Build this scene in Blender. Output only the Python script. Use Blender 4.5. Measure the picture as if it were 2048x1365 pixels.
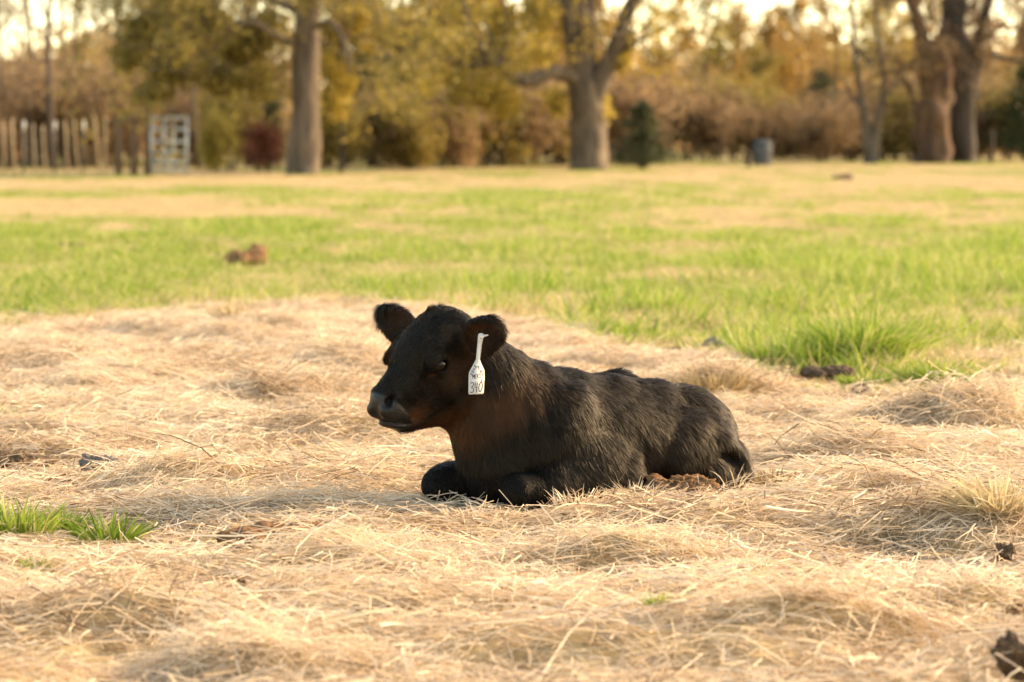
import bpy, math, random
import numpy as np
from math import radians, sin, cos, pi
from mathutils import Vector, Matrix

# ------------------------------------------------------------------ camera
for o in list(bpy.data.objects):
    bpy.data.objects.remove(o)
SC = bpy.context.scene
COL = SC.collection
CAM_H = 0.857
LENS = 100.0
FPX = LENS / 36.0 * 2048.0
PITCH = math.atan((682.5 - 281.0) / FPX)
cam_d = bpy.data.cameras.new('camera')
cam_d.lens = LENS
cam_d.sensor_width = 36.0
cam_d.clip_start = 0.1
cam_d.clip_end = 6000
cam_d.dof.use_dof = True
cam_d.dof.focus_distance = 6.62
cam_d.dof.aperture_fstop = 4.8
cam_o = bpy.data.objects.new('camera', cam_d)
COL.objects.link(cam_o)
cam_o.location = (0, 0, CAM_H)
cam_o.rotation_euler = (pi / 2 - PITCH, 0, 0)
SC.camera = cam_o

# ------------------------------------------------------------------ sky, sun, exposure
SUN_EL = radians(27)
SUN_AZ = radians(26)           # from +X towards +Y : sun to the right, a little behind the calf
world = bpy.data.worlds.new('World')
SC.world = world
world.use_nodes = True
wn = world.node_tree
sky = wn.nodes.new('ShaderNodeTexSky')
sky.sky_type = 'NISHITA'
sky.sun_disc = False
sky.sun_elevation = SUN_EL
sky.sun_rotation = pi / 2 - SUN_AZ
sky.altitude = 0
sky.air_density = 1.0
sky.dust_density = 1.0
sky.ozone_density = 1.0
bg = wn.nodes['Background']
bg.inputs['Strength'].default_value = 0.15
wn.links.new(sky.outputs[0], bg.inputs['Color'])
sun_d = bpy.data.lights.new('sun', 'SUN')
sun_d.energy = 2.7
sun_d.angle = radians(16)
sun_d.color = (1.0, 0.82, 0.6)
sun_o = bpy.data.objects.new('sun', sun_d)
COL.objects.link(sun_o)
sdir = Vector((cos(SUN_AZ) * cos(SUN_EL), sin(SUN_AZ) * cos(SUN_EL), sin(SUN_EL)))
sun_o.rotation_euler = sdir.to_track_quat('Z', 'Y').to_euler()
sun_o.location = (30, 0, 30)
vs = SC.view_settings
vs.view_transform = 'Standard'
vs.look = 'None'
vs.gamma = 1.0
vs.use_curve_mapping = False
vs.exposure = 1.85
try:
    vs.use_white_balance = True
    vs.white_balance_temperature = 8700
    vs.white_balance_tint = 10
except Exception:
    pass
SC.render.engine = 'CYCLES'
SC.cycles.use_denoising = True
SC.cycles.max_bounces = 4
SC.cycles.diffuse_bounces = 2
SC.cycles.glossy_bounces = 2
SC.cycles.transmission_bounces = 4
SC.cycles.transparent_max_bounces = 8
SC.cycles.use_adaptive_sampling = True
SC.cycles.adaptive_threshold = 0.015

# ------------------------------------------------------------------ helpers
def ray(px, py):
    u = (px - 1024.0) / FPX
    v = (682.5 - py) / FPX
    return np.array([u, cos(PITCH) + v * sin(PITCH), -sin(PITCH) + v * cos(PITCH)])

def PD(px, py, D):
    """point on the sight line of a photo pixel at distance D along the field"""
    r = ray(px, py)
    t = D / r[1]
    return np.array([0, 0, CAM_H]) + r * t

def GP(px, py, z=0.0):
    """where the sight line of a photo pixel meets level ground"""
    r = ray(px, py)
    t = (z - CAM_H) / r[2]
    return np.array([0, 0, CAM_H]) + r * t

def _hash(ix, iy, seed):
    h = (ix.astype(np.int64) * 374761393 + iy.astype(np.int64) * 668265263 + seed * 1442695041) & 0xFFFFFFFF
    h = ((h ^ (h >> 13)) * 1274126177) & 0xFFFFFFFF
    h = (h ^ (h >> 16)) & 0xFFFFFFFF
    return h / 4294967295.0

def vnoise(x, y, seed=0):
    x = np.asarray(x, float); y = np.asarray(y, float)
    ix = np.floor(x); iy = np.floor(y)
    fx = x - ix; fy = y - iy
    fx = fx * fx * (3 - 2 * fx); fy = fy * fy * (3 - 2 * fy)
    a = _hash(ix, iy, seed); b = _hash(ix + 1, iy, seed)
    c = _hash(ix, iy + 1, seed); d = _hash(ix + 1, iy + 1, seed)
    return (a * (1 - fx) + b * fx) * (1 - fy) + (c * (1 - fx) + d * fx) * fy

def fbm(x, y, seed=0, oct=3):
    s = 0; a = 1.0; t = 0
    for k in range(oct):
        s = s + a * vnoise(x * 2 ** k, y * 2 ** k, seed + k * 17)
        t += a; a *= 0.5
    return s / t

def vnoise3(P, seed=0):
    x, y, z = P[:, 0], P[:, 1], P[:, 2]
    iz = np.floor(z); fz = z - iz; fz = fz * fz * (3 - 2 * fz)
    r = np.zeros(len(P))
    for dz in (0, 1):
        k = (iz + dz).astype(np.int64) * 7919
        ix = np.floor(x); iy = np.floor(y)
        fx = x - ix; fy = y - iy
        fx = fx * fx * (3 - 2 * fx); fy = fy * fy * (3 - 2 * fy)
        a = _hash(ix + k, iy, seed); b = _hash(ix + 1 + k, iy, seed)
        c = _hash(ix + k, iy + 1, seed); d = _hash(ix + 1 + k, iy + 1, seed)
        v = (a * (1 - fx) + b * fx) * (1 - fy) + (c * (1 - fx) + d * fx) * fy
        r += v * (fz if dz else (1 - fz))
    return r

def sstep(a, b, x):
    t = np.clip((x - a) / (b - a), 0, 1)
    return t * t * (3 - 2 * t)

def norm(v):
    return v / np.maximum(np.linalg.norm(v, axis=-1, keepdims=True), 1e-9)

def mesh_arr(name, V, quads=None, tris=None, smooth=False, attrs=None):
    me = bpy.data.meshes.new(name)
    V = np.asarray(V, np.float32)
    me.vertices.add(len(V))
    me.vertices.foreach_set('co', V.ravel())
    li = []; st = []; tot = []; n = 0
    if quads is not None and len(quads):
        q = np.asarray(quads, np.int32); li.append(q.ravel())
        st.append(np.arange(len(q), dtype=np.int32) * 4); tot.append(np.full(len(q), 4, np.int32)); n = len(q) * 4
    if tris is not None and len(tris):
        t = np.asarray(tris, np.int32); li.append(t.ravel())
        st.append(n + np.arange(len(t), dtype=np.int32) * 3); tot.append(np.full(len(t), 3, np.int32))
    if li:
        li = np.concatenate(li); st = np.concatenate(st); tot = np.concatenate(tot)
        me.loops.add(len(li)); me.loops.foreach_set('vertex_index', li)
        me.polygons.add(len(st)); me.polygons.foreach_set('loop_start', st)
        me.polygons.foreach_set('loop_total', tot)
        if smooth:
            me.polygons.foreach_set('use_smooth', np.ones(len(st), bool))
    me.update(calc_edges=True)
    me.validate()
    for k, (typ, data) in (attrs or {}).items():
        a = me.attributes.new(k, typ, 'POINT')
        data = np.asarray(data)
        if typ == 'FLOAT':
            a.data.foreach_set('value', data.astype(np.float32))
        elif typ == 'INT':
            a.data.foreach_set('value', data.astype(np.int32))
        elif typ == 'FLOAT_VECTOR':
            a.data.foreach_set('vector', data.astype(np.float32).ravel())
    return me

def link(name, me, mat=None, parent=None):
    o = bpy.data.objects.new(name, me)
    COL.objects.link(o)
    if mat is not None and me is not None and len(me.materials) == 0:
        me.materials.append(mat)
    if parent is not None:
        o.parent = parent
    return o

def tag(o, label=None, cat=None, group=None, kind=None):
    if label: o['label'] = label
    if cat: o['category'] = cat
    if group: o['group'] = group
    if kind: o['kind'] = kind
    return o

def empty(name, loc):
    o = bpy.data.objects.new(name, None)
    o.empty_display_size = 0.1
    COL.objects.link(o)
    o.location = [float(c) for c in loc]
    return o

def ribbons(base, d, L, W, bend, side, segs=2, prof=None):
    """n tapered curved blades as one vertex/face set"""
    n = len(base)
    L = np.asarray(L)[:, None]; W = np.asarray(W)[:, None]
    rows = []
    for j in range(segs + 1):
        t = j / segs
        c = base + d * L * t + bend * L * (t * t)
        if j < segs:
            w = W * (prof(t) if prof else (1 - 0.75 * t * t))
            rows.append(c - side * w * 0.5); rows.append(c + side * w * 0.5)
        else:
            rows.append(c)
    m = 2 * segs + 1
    V = np.stack(rows, axis=1).reshape(-1, 3)
    o = np.arange(n)[:, None] * m
    quads = []
    for j in range(segs - 1):
        quads.append(o + np.array([2 * j, 2 * j + 1, 2 * j + 3, 2 * j + 2])[None, :])
    quads = np.concatenate(quads) if quads else None
    k = 2 * (segs - 1)
    tris = o + np.array([k, k + 1, k + 2])[None, :]
    return V, quads, tris, m

class Bag:
    """collects vertex/face arrays into one mesh"""
    def __init__(s):
        s.V = []; s.Q = []; s.T = []; s.n = 0; s.A = []
    def add(s, V, Q=None, T=None, tint=0.5):
        V = np.asarray(V, float)
        s.V.append(V)
        if Q is not None and len(Q): s.Q.append(np.asarray(Q) + s.n)
        if T is not None and len(T): s.T.append(np.asarray(T) + s.n)
        t = np.asarray(tint, float)
        s.A.append(np.full(len(V), float(t)) if t.ndim == 0 else t)
        s.n += len(V)
    def mesh(s, name, smooth=False):
        return mesh_arr(name, np.concatenate(s.V), np.concatenate(s.Q) if s.Q else None,
                        np.concatenate(s.T) if s.T else None, smooth,
                        {'tint': ('FLOAT', np.concatenate(s.A))})
    def shift(s, off):
        s.V = [v - np.asarray(off) for v in s.V]
        return s

def tube(bag, pts, radii, sides=7, tint=0.5, rough=0.0, seed=0, cap=True):
    pts = np.asarray(pts, float); radii = np.asarray(radii, float)
    n = len(pts)
    tan = np.gradient(pts, axis=0); tan = norm(tan)
    ref = np.array([0.0, 1.0, 0.0]) if abs(tan[0][1]) < 0.8 else np.array([1.0, 0, 0])
    ang = np.linspace(0, 2 * pi, sides, endpoint=False)
    V = []
    for i in range(n):
        a = norm(np.cross(tan[i], ref)); b = np.cross(tan[i], a)
        ref = np.cross(a, tan[i]) if False else ref
        r = radii[i] * np.ones(sides)
        if rough:
            r = r * (1 + rough * (vnoise(ang * 1.6 + 3, np.full(sides, i * 0.35), seed) - 0.5) * 2)
        V.append(pts[i] + (np.cos(ang) * r)[:, None] * a + (np.sin(ang) * r)[:, None] * b)
    V = np.concatenate(V)
    Q = []
    for i in range(n - 1):
        for k in range(sides):
            k2 = (k + 1) % sides
            Q.append([i * sides + k, i * sides + k2, (i + 1) * sides + k2, (i + 1) * sides + k])
    T = []
    if cap:
        V = np.concatenate([V, pts[-1:], pts[:1]])
        c = n * sides
        for k in range(sides):
            T.append([(n - 1) * sides + k, (n - 1) * sides + (k + 1) % sides, c])
            T.append([(k + 1) % sides, k, c + 1])
    bag.add(V, Q, T, tint)

def smooth_path(P, n=6):
    """Catmull-Rom through control rows (any width)"""
    P = np.asarray(P, float)
    E = np.concatenate([[2 * P[0] - P[1]], P, [2 * P[-1] - P[-2]]])
    out = []
    for i in range(1, len(E) - 2):
        for t in np.linspace(0, 1, n, endpoint=False):
            a, b, c, d = E[i - 1], E[i], E[i + 1], E[i + 2]
            out.append(0.5 * (2 * b + (c - a) * t + (2 * a - 5 * b + 4 * c - d) * t * t + (3 * b - a - 3 * c + d) * t ** 3))
    out.append(P[-1])
    return np.array(out)

# ------------------------------------------------------------------ materials
def mat_new(name):
    m = bpy.data.materials.new(name)
    m.use_nodes = True
    nt = m.node_tree
    b = nt.nodes['Principled BSDF']
    return m, nt, b

def ramp(nt, stops, fac):
    r = nt.nodes.new('ShaderNodeValToRGB')
    el = r.color_ramp.elements
    while len(el) < len(stops): el.new(0.5)
    for e, (p, c) in zip(el, stops):
        e.position = p; e.color = (c[0], c[1], c[2], 1)
    nt.links.new(fac, r.inputs[0])
    return r.outputs[0]

def attr(nt, name, typ='GEOMETRY'):
    a = nt.nodes.new('ShaderNodeAttribute'); a.attribute_name = name; a.attribute_type = typ
    return a.outputs['Fac']

def mixc(nt, fac, a, b, mode='MIX'):
    m = nt.nodes.new('ShaderNodeMix'); m.data_type = 'RGBA'; m.blend_type = mode
    for s, v in ((0, fac), (6, a), (7, b)):
        if isinstance(v, (int, float)): m.inputs[s].default_value = v
        elif isinstance(v, tuple): m.inputs[s].default_value = (*v, 1) if len(v) == 3 else v
        else: nt.links.new(v, m.inputs[s])
    return m.outputs[2]

def math_n(nt, op, a, b=0.0, c=0.0):
    m = nt.nodes.new('ShaderNodeMath'); m.operation = op
    for i, v in enumerate((a, b, c)):
        if isinstance(v, (int, float)): m.inputs[i].default_value = v
        else: nt.links.new(v, m.inputs[i])
    return m.outputs[0]

def noise_n(nt, scale, detail=4, rough=0.6, vec=None, out='Fac'):
    n = nt.nodes.new('ShaderNodeTexNoise')
    n.inputs['Scale'].default_value = scale; n.inputs['Detail'].default_value = detail
    n.inputs['Roughness'].default_value = rough
    if vec is not None: nt.links.new(vec, n.inputs['Vector'])
    return n.outputs[out]

def objcoord(nt):
    return nt.nodes.new('ShaderNodeTexCoord').outputs['Object']

def leafy(name, stops, trans=0.45, rough=0.6, inst=False, spec=0.25):
    """thin leaf / blade / straw: colour by the piece's own tint, part of the light passes through"""
    m, nt, b = mat_new(name)
    f = attr(nt, 'tint')
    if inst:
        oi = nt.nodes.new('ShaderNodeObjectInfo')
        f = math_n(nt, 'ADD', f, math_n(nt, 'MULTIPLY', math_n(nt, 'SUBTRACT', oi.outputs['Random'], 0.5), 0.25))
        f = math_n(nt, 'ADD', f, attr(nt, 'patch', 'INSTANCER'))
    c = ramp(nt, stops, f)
    nt.links.new(c, b.inputs['Base Color'])
    b.inputs['Roughness'].default_value = rough
    b.inputs['Specular IOR Level'].default_value = spec
    tr = nt.nodes.new('ShaderNodeBsdfTranslucent')
    nt.links.new(c, tr.inputs['Color'])
    mx = nt.nodes.new('ShaderNodeMixShader'); mx.inputs[0].default_value = trans
    nt.links.new(b.outputs[0], mx.inputs[1]); nt.links.new(tr.outputs[0], mx.inputs[2])
    nt.links.new(mx.outputs[0], nt.nodes['Material Output'].inputs['Surface'])
    return m

def bark(name, c1, c2, scale=3.0):
    m, nt, b = mat_new(name)
    co = nt.nodes.new('ShaderNodeMapping')
    co.inputs['Scale'].default_value = (1, 1, 0.18)
    nt.links.new(objcoord(nt), co.inputs['Vector'])
    n = noise_n(nt, scale * 4, 6, 0.65, co.outputs[0])
    c = ramp(nt, [(0.3, c1), (0.7, c2)], n)
    nt.links.new(c, b.inputs['Base Color'])
    b.inputs['Roughness'].default_value = 0.9
    bp = nt.nodes.new('ShaderNodeBump'); bp.inputs['Strength'].default_value = 0.6; bp.inputs['Distance'].default_value = 0.05
    nt.links.new(n, bp.inputs['Height']); nt.links.new(bp.outputs[0], b.inputs['Normal'])
    return m

M = {}
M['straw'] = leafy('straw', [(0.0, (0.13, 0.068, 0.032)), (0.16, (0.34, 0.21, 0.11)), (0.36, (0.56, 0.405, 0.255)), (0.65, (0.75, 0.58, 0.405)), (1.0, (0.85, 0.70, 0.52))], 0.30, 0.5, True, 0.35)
M['green'] = leafy('green_blade', [(0.0, (0.085, 0.155, 0.014)), (0.35, (0.18, 0.28, 0.03)), (0.65, (0.34, 0.39, 0.07)), (0.82, (0.45, 0.41, 0.14)), (1.0, (0.60, 0.49, 0.25))], 0.5, 0.5, True, 0.3)
M['dry'] = leafy('dry_blade', [(0.0, (0.26, 0.17, 0.075)), (0.4, (0.52, 0.39, 0.20)), (1.0, (0.72, 0.58, 0.36))], 0.4, 0.6, True, 0.2)
M['leaf_yellow'] = leafy('leaf_yellow', [(0.0, (0.14, 0.105, 0.022)), (0.5, (0.37, 0.27, 0.055)), (1.0, (0.55, 0.40, 0.10))], 0.5)
M['leaf_olive'] = leafy('leaf_olive', [(0.0, (0.09, 0.075, 0.022)), (0.5, (0.25, 0.19, 0.05)), (1.0, (0.42, 0.31, 0.085))], 0.45)
M['leaf_brown'] = leafy('leaf_brown', [(0.0, (0.115, 0.07, 0.037)), (0.5, (0.275, 0.175, 0.092)), (1.0, (0.43, 0.29, 0.155))], 0.45)  # browns lightened so the brush carries painted haze
M['leaf_ochre'] = leafy('leaf_ochre', [(0.0, (0.14, 0.085, 0.022)), (0.5, (0.33, 0.20, 0.05)), (1.0, (0.52, 0.30, 0.09))], 0.5)
M['leaf_red'] = leafy('leaf_red', [(0.0, (0.05, 0.016, 0.01)), (0.5, (0.13, 0.04, 0.022)), (1.0, (0.22, 0.08, 0.035))], 0.35)
M['cedar'] = leafy('cedar_spray', [(0.0, (0.012, 0.02, 0.006)), (0.5, (0.035, 0.05, 0.014)), (1.0, (0.075, 0.085, 0.028))], 0.2)
M['bark_grey'] = bark('bark_grey', (0.03, 0.02, 0.012), (0.20, 0.14, 0.088), 1.6)
M['bark_brown'] = bark('bark_brown', (0.05, 0.032, 0.02), (0.17, 0.115, 0.07))
M['bark_dark'] = bark('bark_dark', (0.014, 0.01, 0.006), (0.075, 0.05, 0.03), 1.2)
M['bark_snag'] = bark('bark_snag', (0.010, 0.006, 0.004), (0.18, 0.09, 0.04), 0.8)
M['wood_post'] = bark('wood_post', (0.42, 0.27, 0.15), (0.62, 0.44, 0.27))
M['wood_dark'] = bark('wood_dark', (0.10, 0.055, 0.03), (0.22, 0.13, 0.07))

def simple(name, col, rough=0.6, metal=0.0, spec=0.5, nscale=None, col2=None):
    m, nt, b = mat_new(name)
    if nscale:
        n = noise_n(nt, nscale, 5, 0.65, objcoord(nt))
        nt.links.new(ramp(nt, [(0.3, col), (0.7, col2)], n), b.inputs['Base Color'])
        bp = nt.nodes.new('ShaderNodeBump'); bp.inputs['Strength'].default_value = 0.5; bp.inputs['Distance'].default_value = 0.01
        nt.links.new(n, bp.inputs['Height']); nt.links.new(bp.outputs[0], b.inputs['Normal'])
    else:
        b.inputs['Base Color'].default_value = (*col, 1)
    b.inputs['Roughness'].default_value = rough
    b.inputs['Metallic'].default_value = metal
    b.inputs['Specular IOR Level'].default_value = spec
    return m
M['galv'] = simple('galvanised', (0.42, 0.42, 0.38), 0.45, 0.3, nscale=8, col2=(0.56, 0.55, 0.5))
M['white_cap'] = simple('white_cap', (0.8, 0.78, 0.72), 0.5)
M['steel_post'] = simple('steel_post', (0.12, 0.11, 0.09), 0.6, 0.4)
M['blue_bin'] = simple('blue_bin', (0.085, 0.086, 0.082), 0.9, spec=0.1, nscale=4, col2=(0.12, 0.122, 0.118))
M['soil_red'] = simple('soil_red', (0.075, 0.036, 0.017), 0.95, spec=0.1, nscale=45, col2=(0.27, 0.145, 0.07))
M['soil_sunlit'] = simple('soil_sunlit', (0.13, 0.068, 0.034), 0.95, spec=0.1, nscale=26, col2=(0.30, 0.17, 0.09))  # earth colour raised to paint sunlight onto the clod
M['dung_dark'] = simple('dung_dark', (0.045, 0.028, 0.017), 0.9, spec=0.15, nscale=45, col2=(0.17, 0.105, 0.06))
M['dung_grey'] = simple('dung_grey', (0.10, 0.085, 0.075), 0.85, spec=0.2, nscale=30, col2=(0.24, 0.20, 0.165))

# ------------------------------------------------------------------ calf frame (used by the ground too)
BYAW = radians(35)
CX, CY = 0.136, 6.80
FWD = np.array([-cos(BYAW), -sin(BYAW), 0.0])
LEFT = np.array([sin(BYAW), -cos(BYAW), 0.0])
UPV = np.array([0, 0, 1.0])
RC = np.stack([FWD, LEFT, UPV], axis=1)          # calf-local -> world
C0 = np.array([CX, CY, 0.0])

def calf_local(P):
    return (np.asarray(P) - C0) @ RC

# ------------------------------------------------------------------ terrain
# hay mounds read off the photograph: foot pixel, radius across, radius along, height (m)
MOUNDS = [(430, 668, .75, .5, .085), (700, 745, .42, .3, .085), (640, 700, .5, .35, .06), (480, 690, .4, .3, .07), (90, 745, .5, .35, .10),
          (250, 770, .35, .25, .05), (1440, 790, .26, .22, .105), (1960, 1060, .30, .22, .09), (1880, 1215, .30, .16, .075),
          (1590, 1275, .30, .14, .07), (380, 985, .42, .22, .07), (640, 870, .32, .22, .075), (1680, 920, .38, .22, .07),
          (270, 1240, .24, .14, .055), (720, 1130, .28, .16, .05), (1930, 850, .42, .25, .09), (820, 640, .6, .4, .055),
          (1250, 1120, .4, .18, .035), (960, 1230, .3, .14, .04), (120, 870, .35, .2, .05), (1750, 1010, .3, .18, .05),
          (560, 800, .3, .2, .05), (1240, 700, .5, .35, .05), (880, 1180, .2, .12, .035), (480, 1330, .22, .1, .05), (1200, 1310, .22, .1, .04)]
MW = [(GP(a, b), c, d, e) for a, b, c, d, e in MOUNDS]
# far edge of the hay: photo pixels -> world
HAY_EDGE = np.array([GP(a, b)[:2] for a, b in [(-500, 655), (0, 648), (200, 640), (430, 628), (800, 612), (900, 622), (1010, 655), (1200, 700), (1400, 725), (1500, 752), (1640, 760), (1780, 790), (1900, 790), (2048, 745), (2500, 720)]])

def hay_edge_y(x):
    return np.interp(x, HAY_EDGE[:, 0], HAY_EDGE[:, 1])

def hay_mask(x, y):
    w = 2.2 * (fbm(x * 1.6, y * 1.0, 91) - 0.5) + 1.2 * (vnoise(x * 5, y * 2.6, 93) - 0.5)
    e = hay_edge_y(x) + w
    return 1 - sstep(-0.35, 0.55, y - e)

# bare or green spots inside the hay (pixel, radii in m, kind)
GREEN_SPOTS = [(60, 1060, .20, .16), (215, 1068, .13, .09), (20, 835, .08, .07), (560, 1090, .10, .05)]
SOIL_SPOTS = [(570, 1078, .17, .10), (60, 925, .30, .16), (110, 985, .20, .08), (1350, 705, .42, .22), (1660, 755, .30, .2), (1690, 790, .2, .12)]
# lumps lying in the hay keep a little clear ground about them: pixel, width px
LUMP_SPOTS = [(40, 940, 130), (200, 952, 80), (105, 990, 90), (588, 1074, 60), (540, 1088, 150), (645, 1088, 72), (482, 1203, 30), (2008, 1110, 56), (2045, 1365, 130), (2028, 1262, 50), (1355, 1004, 150), (1432, 712, 60), (1365, 716, 96), (1655, 757, 104), (1722, 788, 40), (35, 1085, 120), (120, 1070, 90), (218, 1080, 100), (18, 845, 40)]
LSP = []
for a, b, w in LUMP_SPOTS:
    q = GP(a, b); r_ = w * q[1] / FPX * 0.5
    LSP.append((q + np.array([0, -0.05, 0]), r_ + 0.02, r_ * 0.6 + 0.07))
GS = [(GP(a, b), c, d) for a, b, c, d in GREEN_SPOTS]
SS = [(GP(a, b), c, d) for a, b, c, d in SOIL_SPOTS]

def spot(x, y, lst):
    m = np.zeros_like(x)
    for p, rx, ry in lst:
        q = ((x - p[0]) / rx) ** 2 + ((y - p[1]) / ry) ** 2
        m = np.maximum(m, 1 - sstep(0.55, 1.25, q))
    return m

def calf_foot(x, y, grow=0.0):
    lx = (x - CX) * FWD[0] + (y - CY) * FWD[1]
    ly = (x - CX) * LEFT[0] + (y - CY) * LEFT[1]
    q = ((lx + 0.10) / (0.44 + grow)) ** 2 + (ly / (0.17 + grow)) ** 2
    return q

def height(x, y):
    x = np.asarray(x, float); y = np.asarray(y, float)
    hay = hay_mask(x, y)
    near = 1 - sstep(25, 45, y)
    z = 0.035 * (fbm(x * 0.25, y * 0.25, 5) - 0.5) * sstep(15, 22, y) * (1 - sstep(55, 65, y)) * 2
    b = 0.085 * (fbm(x * 1.5, y * 1.7, 7, 4) - 0.5) + 0.06 * (vnoise(x * 5, y * 6, 9) - 0.5) + 0.02 * (vnoise(x * 13, y * 15, 10) - 0.5)
    for p, rx, ry, hh in MW:
        b = b + 0.95 * hh * np.exp(-((x - p[0]) / (rx * .62)) ** 2 - ((y - p[1]) / (ry * .62)) ** 2)
    m = sstep(0.9, 4.0, calf_foot(x, y))
    b = b * m
    b = b - 0.012 * spot(x, y, SS)
    return z + b * hay * near

def green_amount(x, y):
    """0 dry .. 1 green over the pasture"""
    d = y
    band = np.interp(d, [10, 13, 17, 22, 25, 28, 32, 36, 40, 45, 50, 56, 62, 75, 95, 130],
                     [.54, .54, .46, .32, .20, .10, -.02, .02, .24, .28, .10, -.02, -.02, .08, .16, .13])
    n = fbm(x * 0.42, y * 0.17, 31, 4) - 0.5
    n2 = fbm(x * 1.7, y * 0.9, 55, 3) - 0.5
    g = band + 1.5 * n + 0.8 * n2 + 0.16 * sstep(0.8, 3.0, x) * (1 - sstep(22, 34, y))
    return np.clip(g, 0, 1)

def grid_axis(parts):
    out = []
    for a, b, s in parts:
        out.append(np.arange(a, b, s))
    return np.concatenate(out)
def gspace(a, b, n):
    return np.geomspace(a, b, n)
xs_r = np.concatenate([np.arange(0, 2.6, 0.05), np.arange(2.6, 8, 0.2), gspace(8, 2500, 34)])
xs = np.concatenate([-xs_r[::-1][:-1], xs_r])
ys = np.concatenate([-gspace(2.5, 800, 20)[::-1], np.arange(-2, 3.6, 0.4), np.arange(3.6, 16, 0.05), np.arange(16, 30, 0.2), np.arange(30, 110, 1.0), gspace(110, 4000, 30)])
GX, GY = np.meshgrid(xs, ys, indexing='ij')
GZ = height(GX.ravel(), GY.ravel())
nx, ny = GX.shape
idx = np.arange(nx * ny).reshape(nx, ny)
quads = np.stack([idx[:-1, :-1], idx[1:, :-1], idx[1:, 1:], idx[:-1, 1:]], axis=-1).reshape(-1, 4)
gx, gy = GX.ravel(), GY.ravel()
att_hay = hay_mask(gx, gy) * (1 - spot(gx, gy, GS))
att_soil = spot(gx, gy, SS)
me = mesh_arr('ground', np.stack([gx, gy, GZ - 0.004], 1), quads, None, True,
              {'hay': ('FLOAT', att_hay), 'soil': ('FLOAT', att_soil), 'green': ('FLOAT', green_amount(gx, gy))})
m, nt, b = mat_new('pasture_ground')
oc = objcoord(nt)
n1 = noise_n(nt, 9.0, 6, 0.7, oc)
straw = ramp(nt, [(0.3, (0.17, 0.115, 0.055)), (0.7, (0.42, 0.30, 0.15))], n1)
turf_g = ramp(nt, [(0.3, (0.06, 0.085, 0.015)), (0.7, (0.17, 0.20, 0.04))], n1)
turf_d = ramp(nt, [(0.3, (0.27, 0.19, 0.08)), (0.7, (0.5, 0.37, 0.18))], n1)
soil = ramp(nt, [(0.3, (0.10, 0.052, 0.025)), (0.7, (0.25, 0.135, 0.065))], n1)
turf = mixc(nt, attr(nt, 'green'), turf_d, turf_g)
c = mixc(nt, attr(nt, 'hay'), turf, straw)
c = mixc(nt, attr(nt, 'soil'), c, soil)
nt.links.new(c, b.inputs['Base Color'])
b.inputs['Roughness'].default_value = 1.0
b.inputs['Specular IOR Level'].default_value = 0.1
M['ground'] = m
ground = link('ground', me, m)
tag(ground, 'pasture ground under hay and spring grass', kind='structure')

# ------------------------------------------------------------------ hay, grass : clump kinds scattered over the ground
RNG = np.random.default_rng(11)

def rand_unit(n, rng):
    v = rng.normal(size=(n, 3))
    return norm(v)

def hay_clump(seed, n=170, R=0.15, align=0.5, up=0.08):
    r = np.random.default_rng(seed)
    ang = np.where(r.random(n) < align, r.normal(0, 0.45, n), r.random(n) * 2 * pi) + (r.random(n) < .5) * pi
    el = r.normal(0.05, 0.17, n) + (r.random(n) < up) * r.random(n) * 1.1
    d = np.stack([np.cos(ang) * np.cos(el), np.sin(ang) * np.cos(el), np.sin(el)], 1)
    rr = R * np.sqrt(r.random(n)); th = r.random(n) * 2 * pi
    L = np.clip(r.lognormal(math.log(0.075), 0.5, n), 0.02, 0.20)
    base = np.stack([rr * np.cos(th), rr * np.sin(th), 0.002 + 0.034 * r.random(n) ** 1.2], 1) - d * L[:, None] * 0.5
    base[:, 2] = np.maximum(base[:, 2], -0.004)
    bend = r.normal(0, 0.36, (n, 3)); bend[:, 2] = -np.abs(bend[:, 2]) * 0.7 - np.maximum(d[:, 2], 0) * 0.5
    W = r.uniform(0.0010, 0.0026, n)
    s = norm(np.cross(d, rand_unit(n, r)))
    V, Q, T, m = ribbons(base, d, L, W, bend, s, 3, lambda t: 1 - 0.4 * t)
    tint = np.repeat(np.clip(r.normal(0.58, 0.24, n), 0, 1), m)
    bg = Bag(); bg.add(V, Q, T, tint)
    return bg.mesh('hay_clump_%d' % seed)

def grass_clump(seed, n=70, R=0.13, h=0.13, lean=0.35, tint=(0.45, 0.2), flat=0.0):
    r = np.random.default_rng(seed)
    rr = R * np.sqrt(r.random(n)); th = r.random(n) * 2 * pi
    base = np.stack([rr * np.cos(th), rr * np.sin(th), np.full(n, -0.01)], 1)
    a2 = th + r.normal(0, 0.9, n)
    out = lean * (0.35 + 0.9 * r.random(n))
    d = norm(np.stack([np.cos(a2) * out, np.sin(a2) * out, np.ones(n)], 1))
    L = h * r.uniform(0.45, 1.15, n)
    bend = np.stack([np.cos(a2) * out, np.sin(a2) * out, -0.35 * out], 1) * r.uniform(0.2, 1.3, n)[:, None]
    W = r.uniform(0.003, 0.0055, n)
    s = norm(np.cross(d, rand_unit(n, r)))
    V, Q, T, m = ribbons(base, d, L, W, bend, s, 3)
    t = np.repeat(np.clip(r.normal(tint[0], tint[1], n), 0, 1), m)
    bg = Bag(); bg.add(V, Q, T, t)
    return bg.mesh('grass_clump_%d' % seed)

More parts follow.
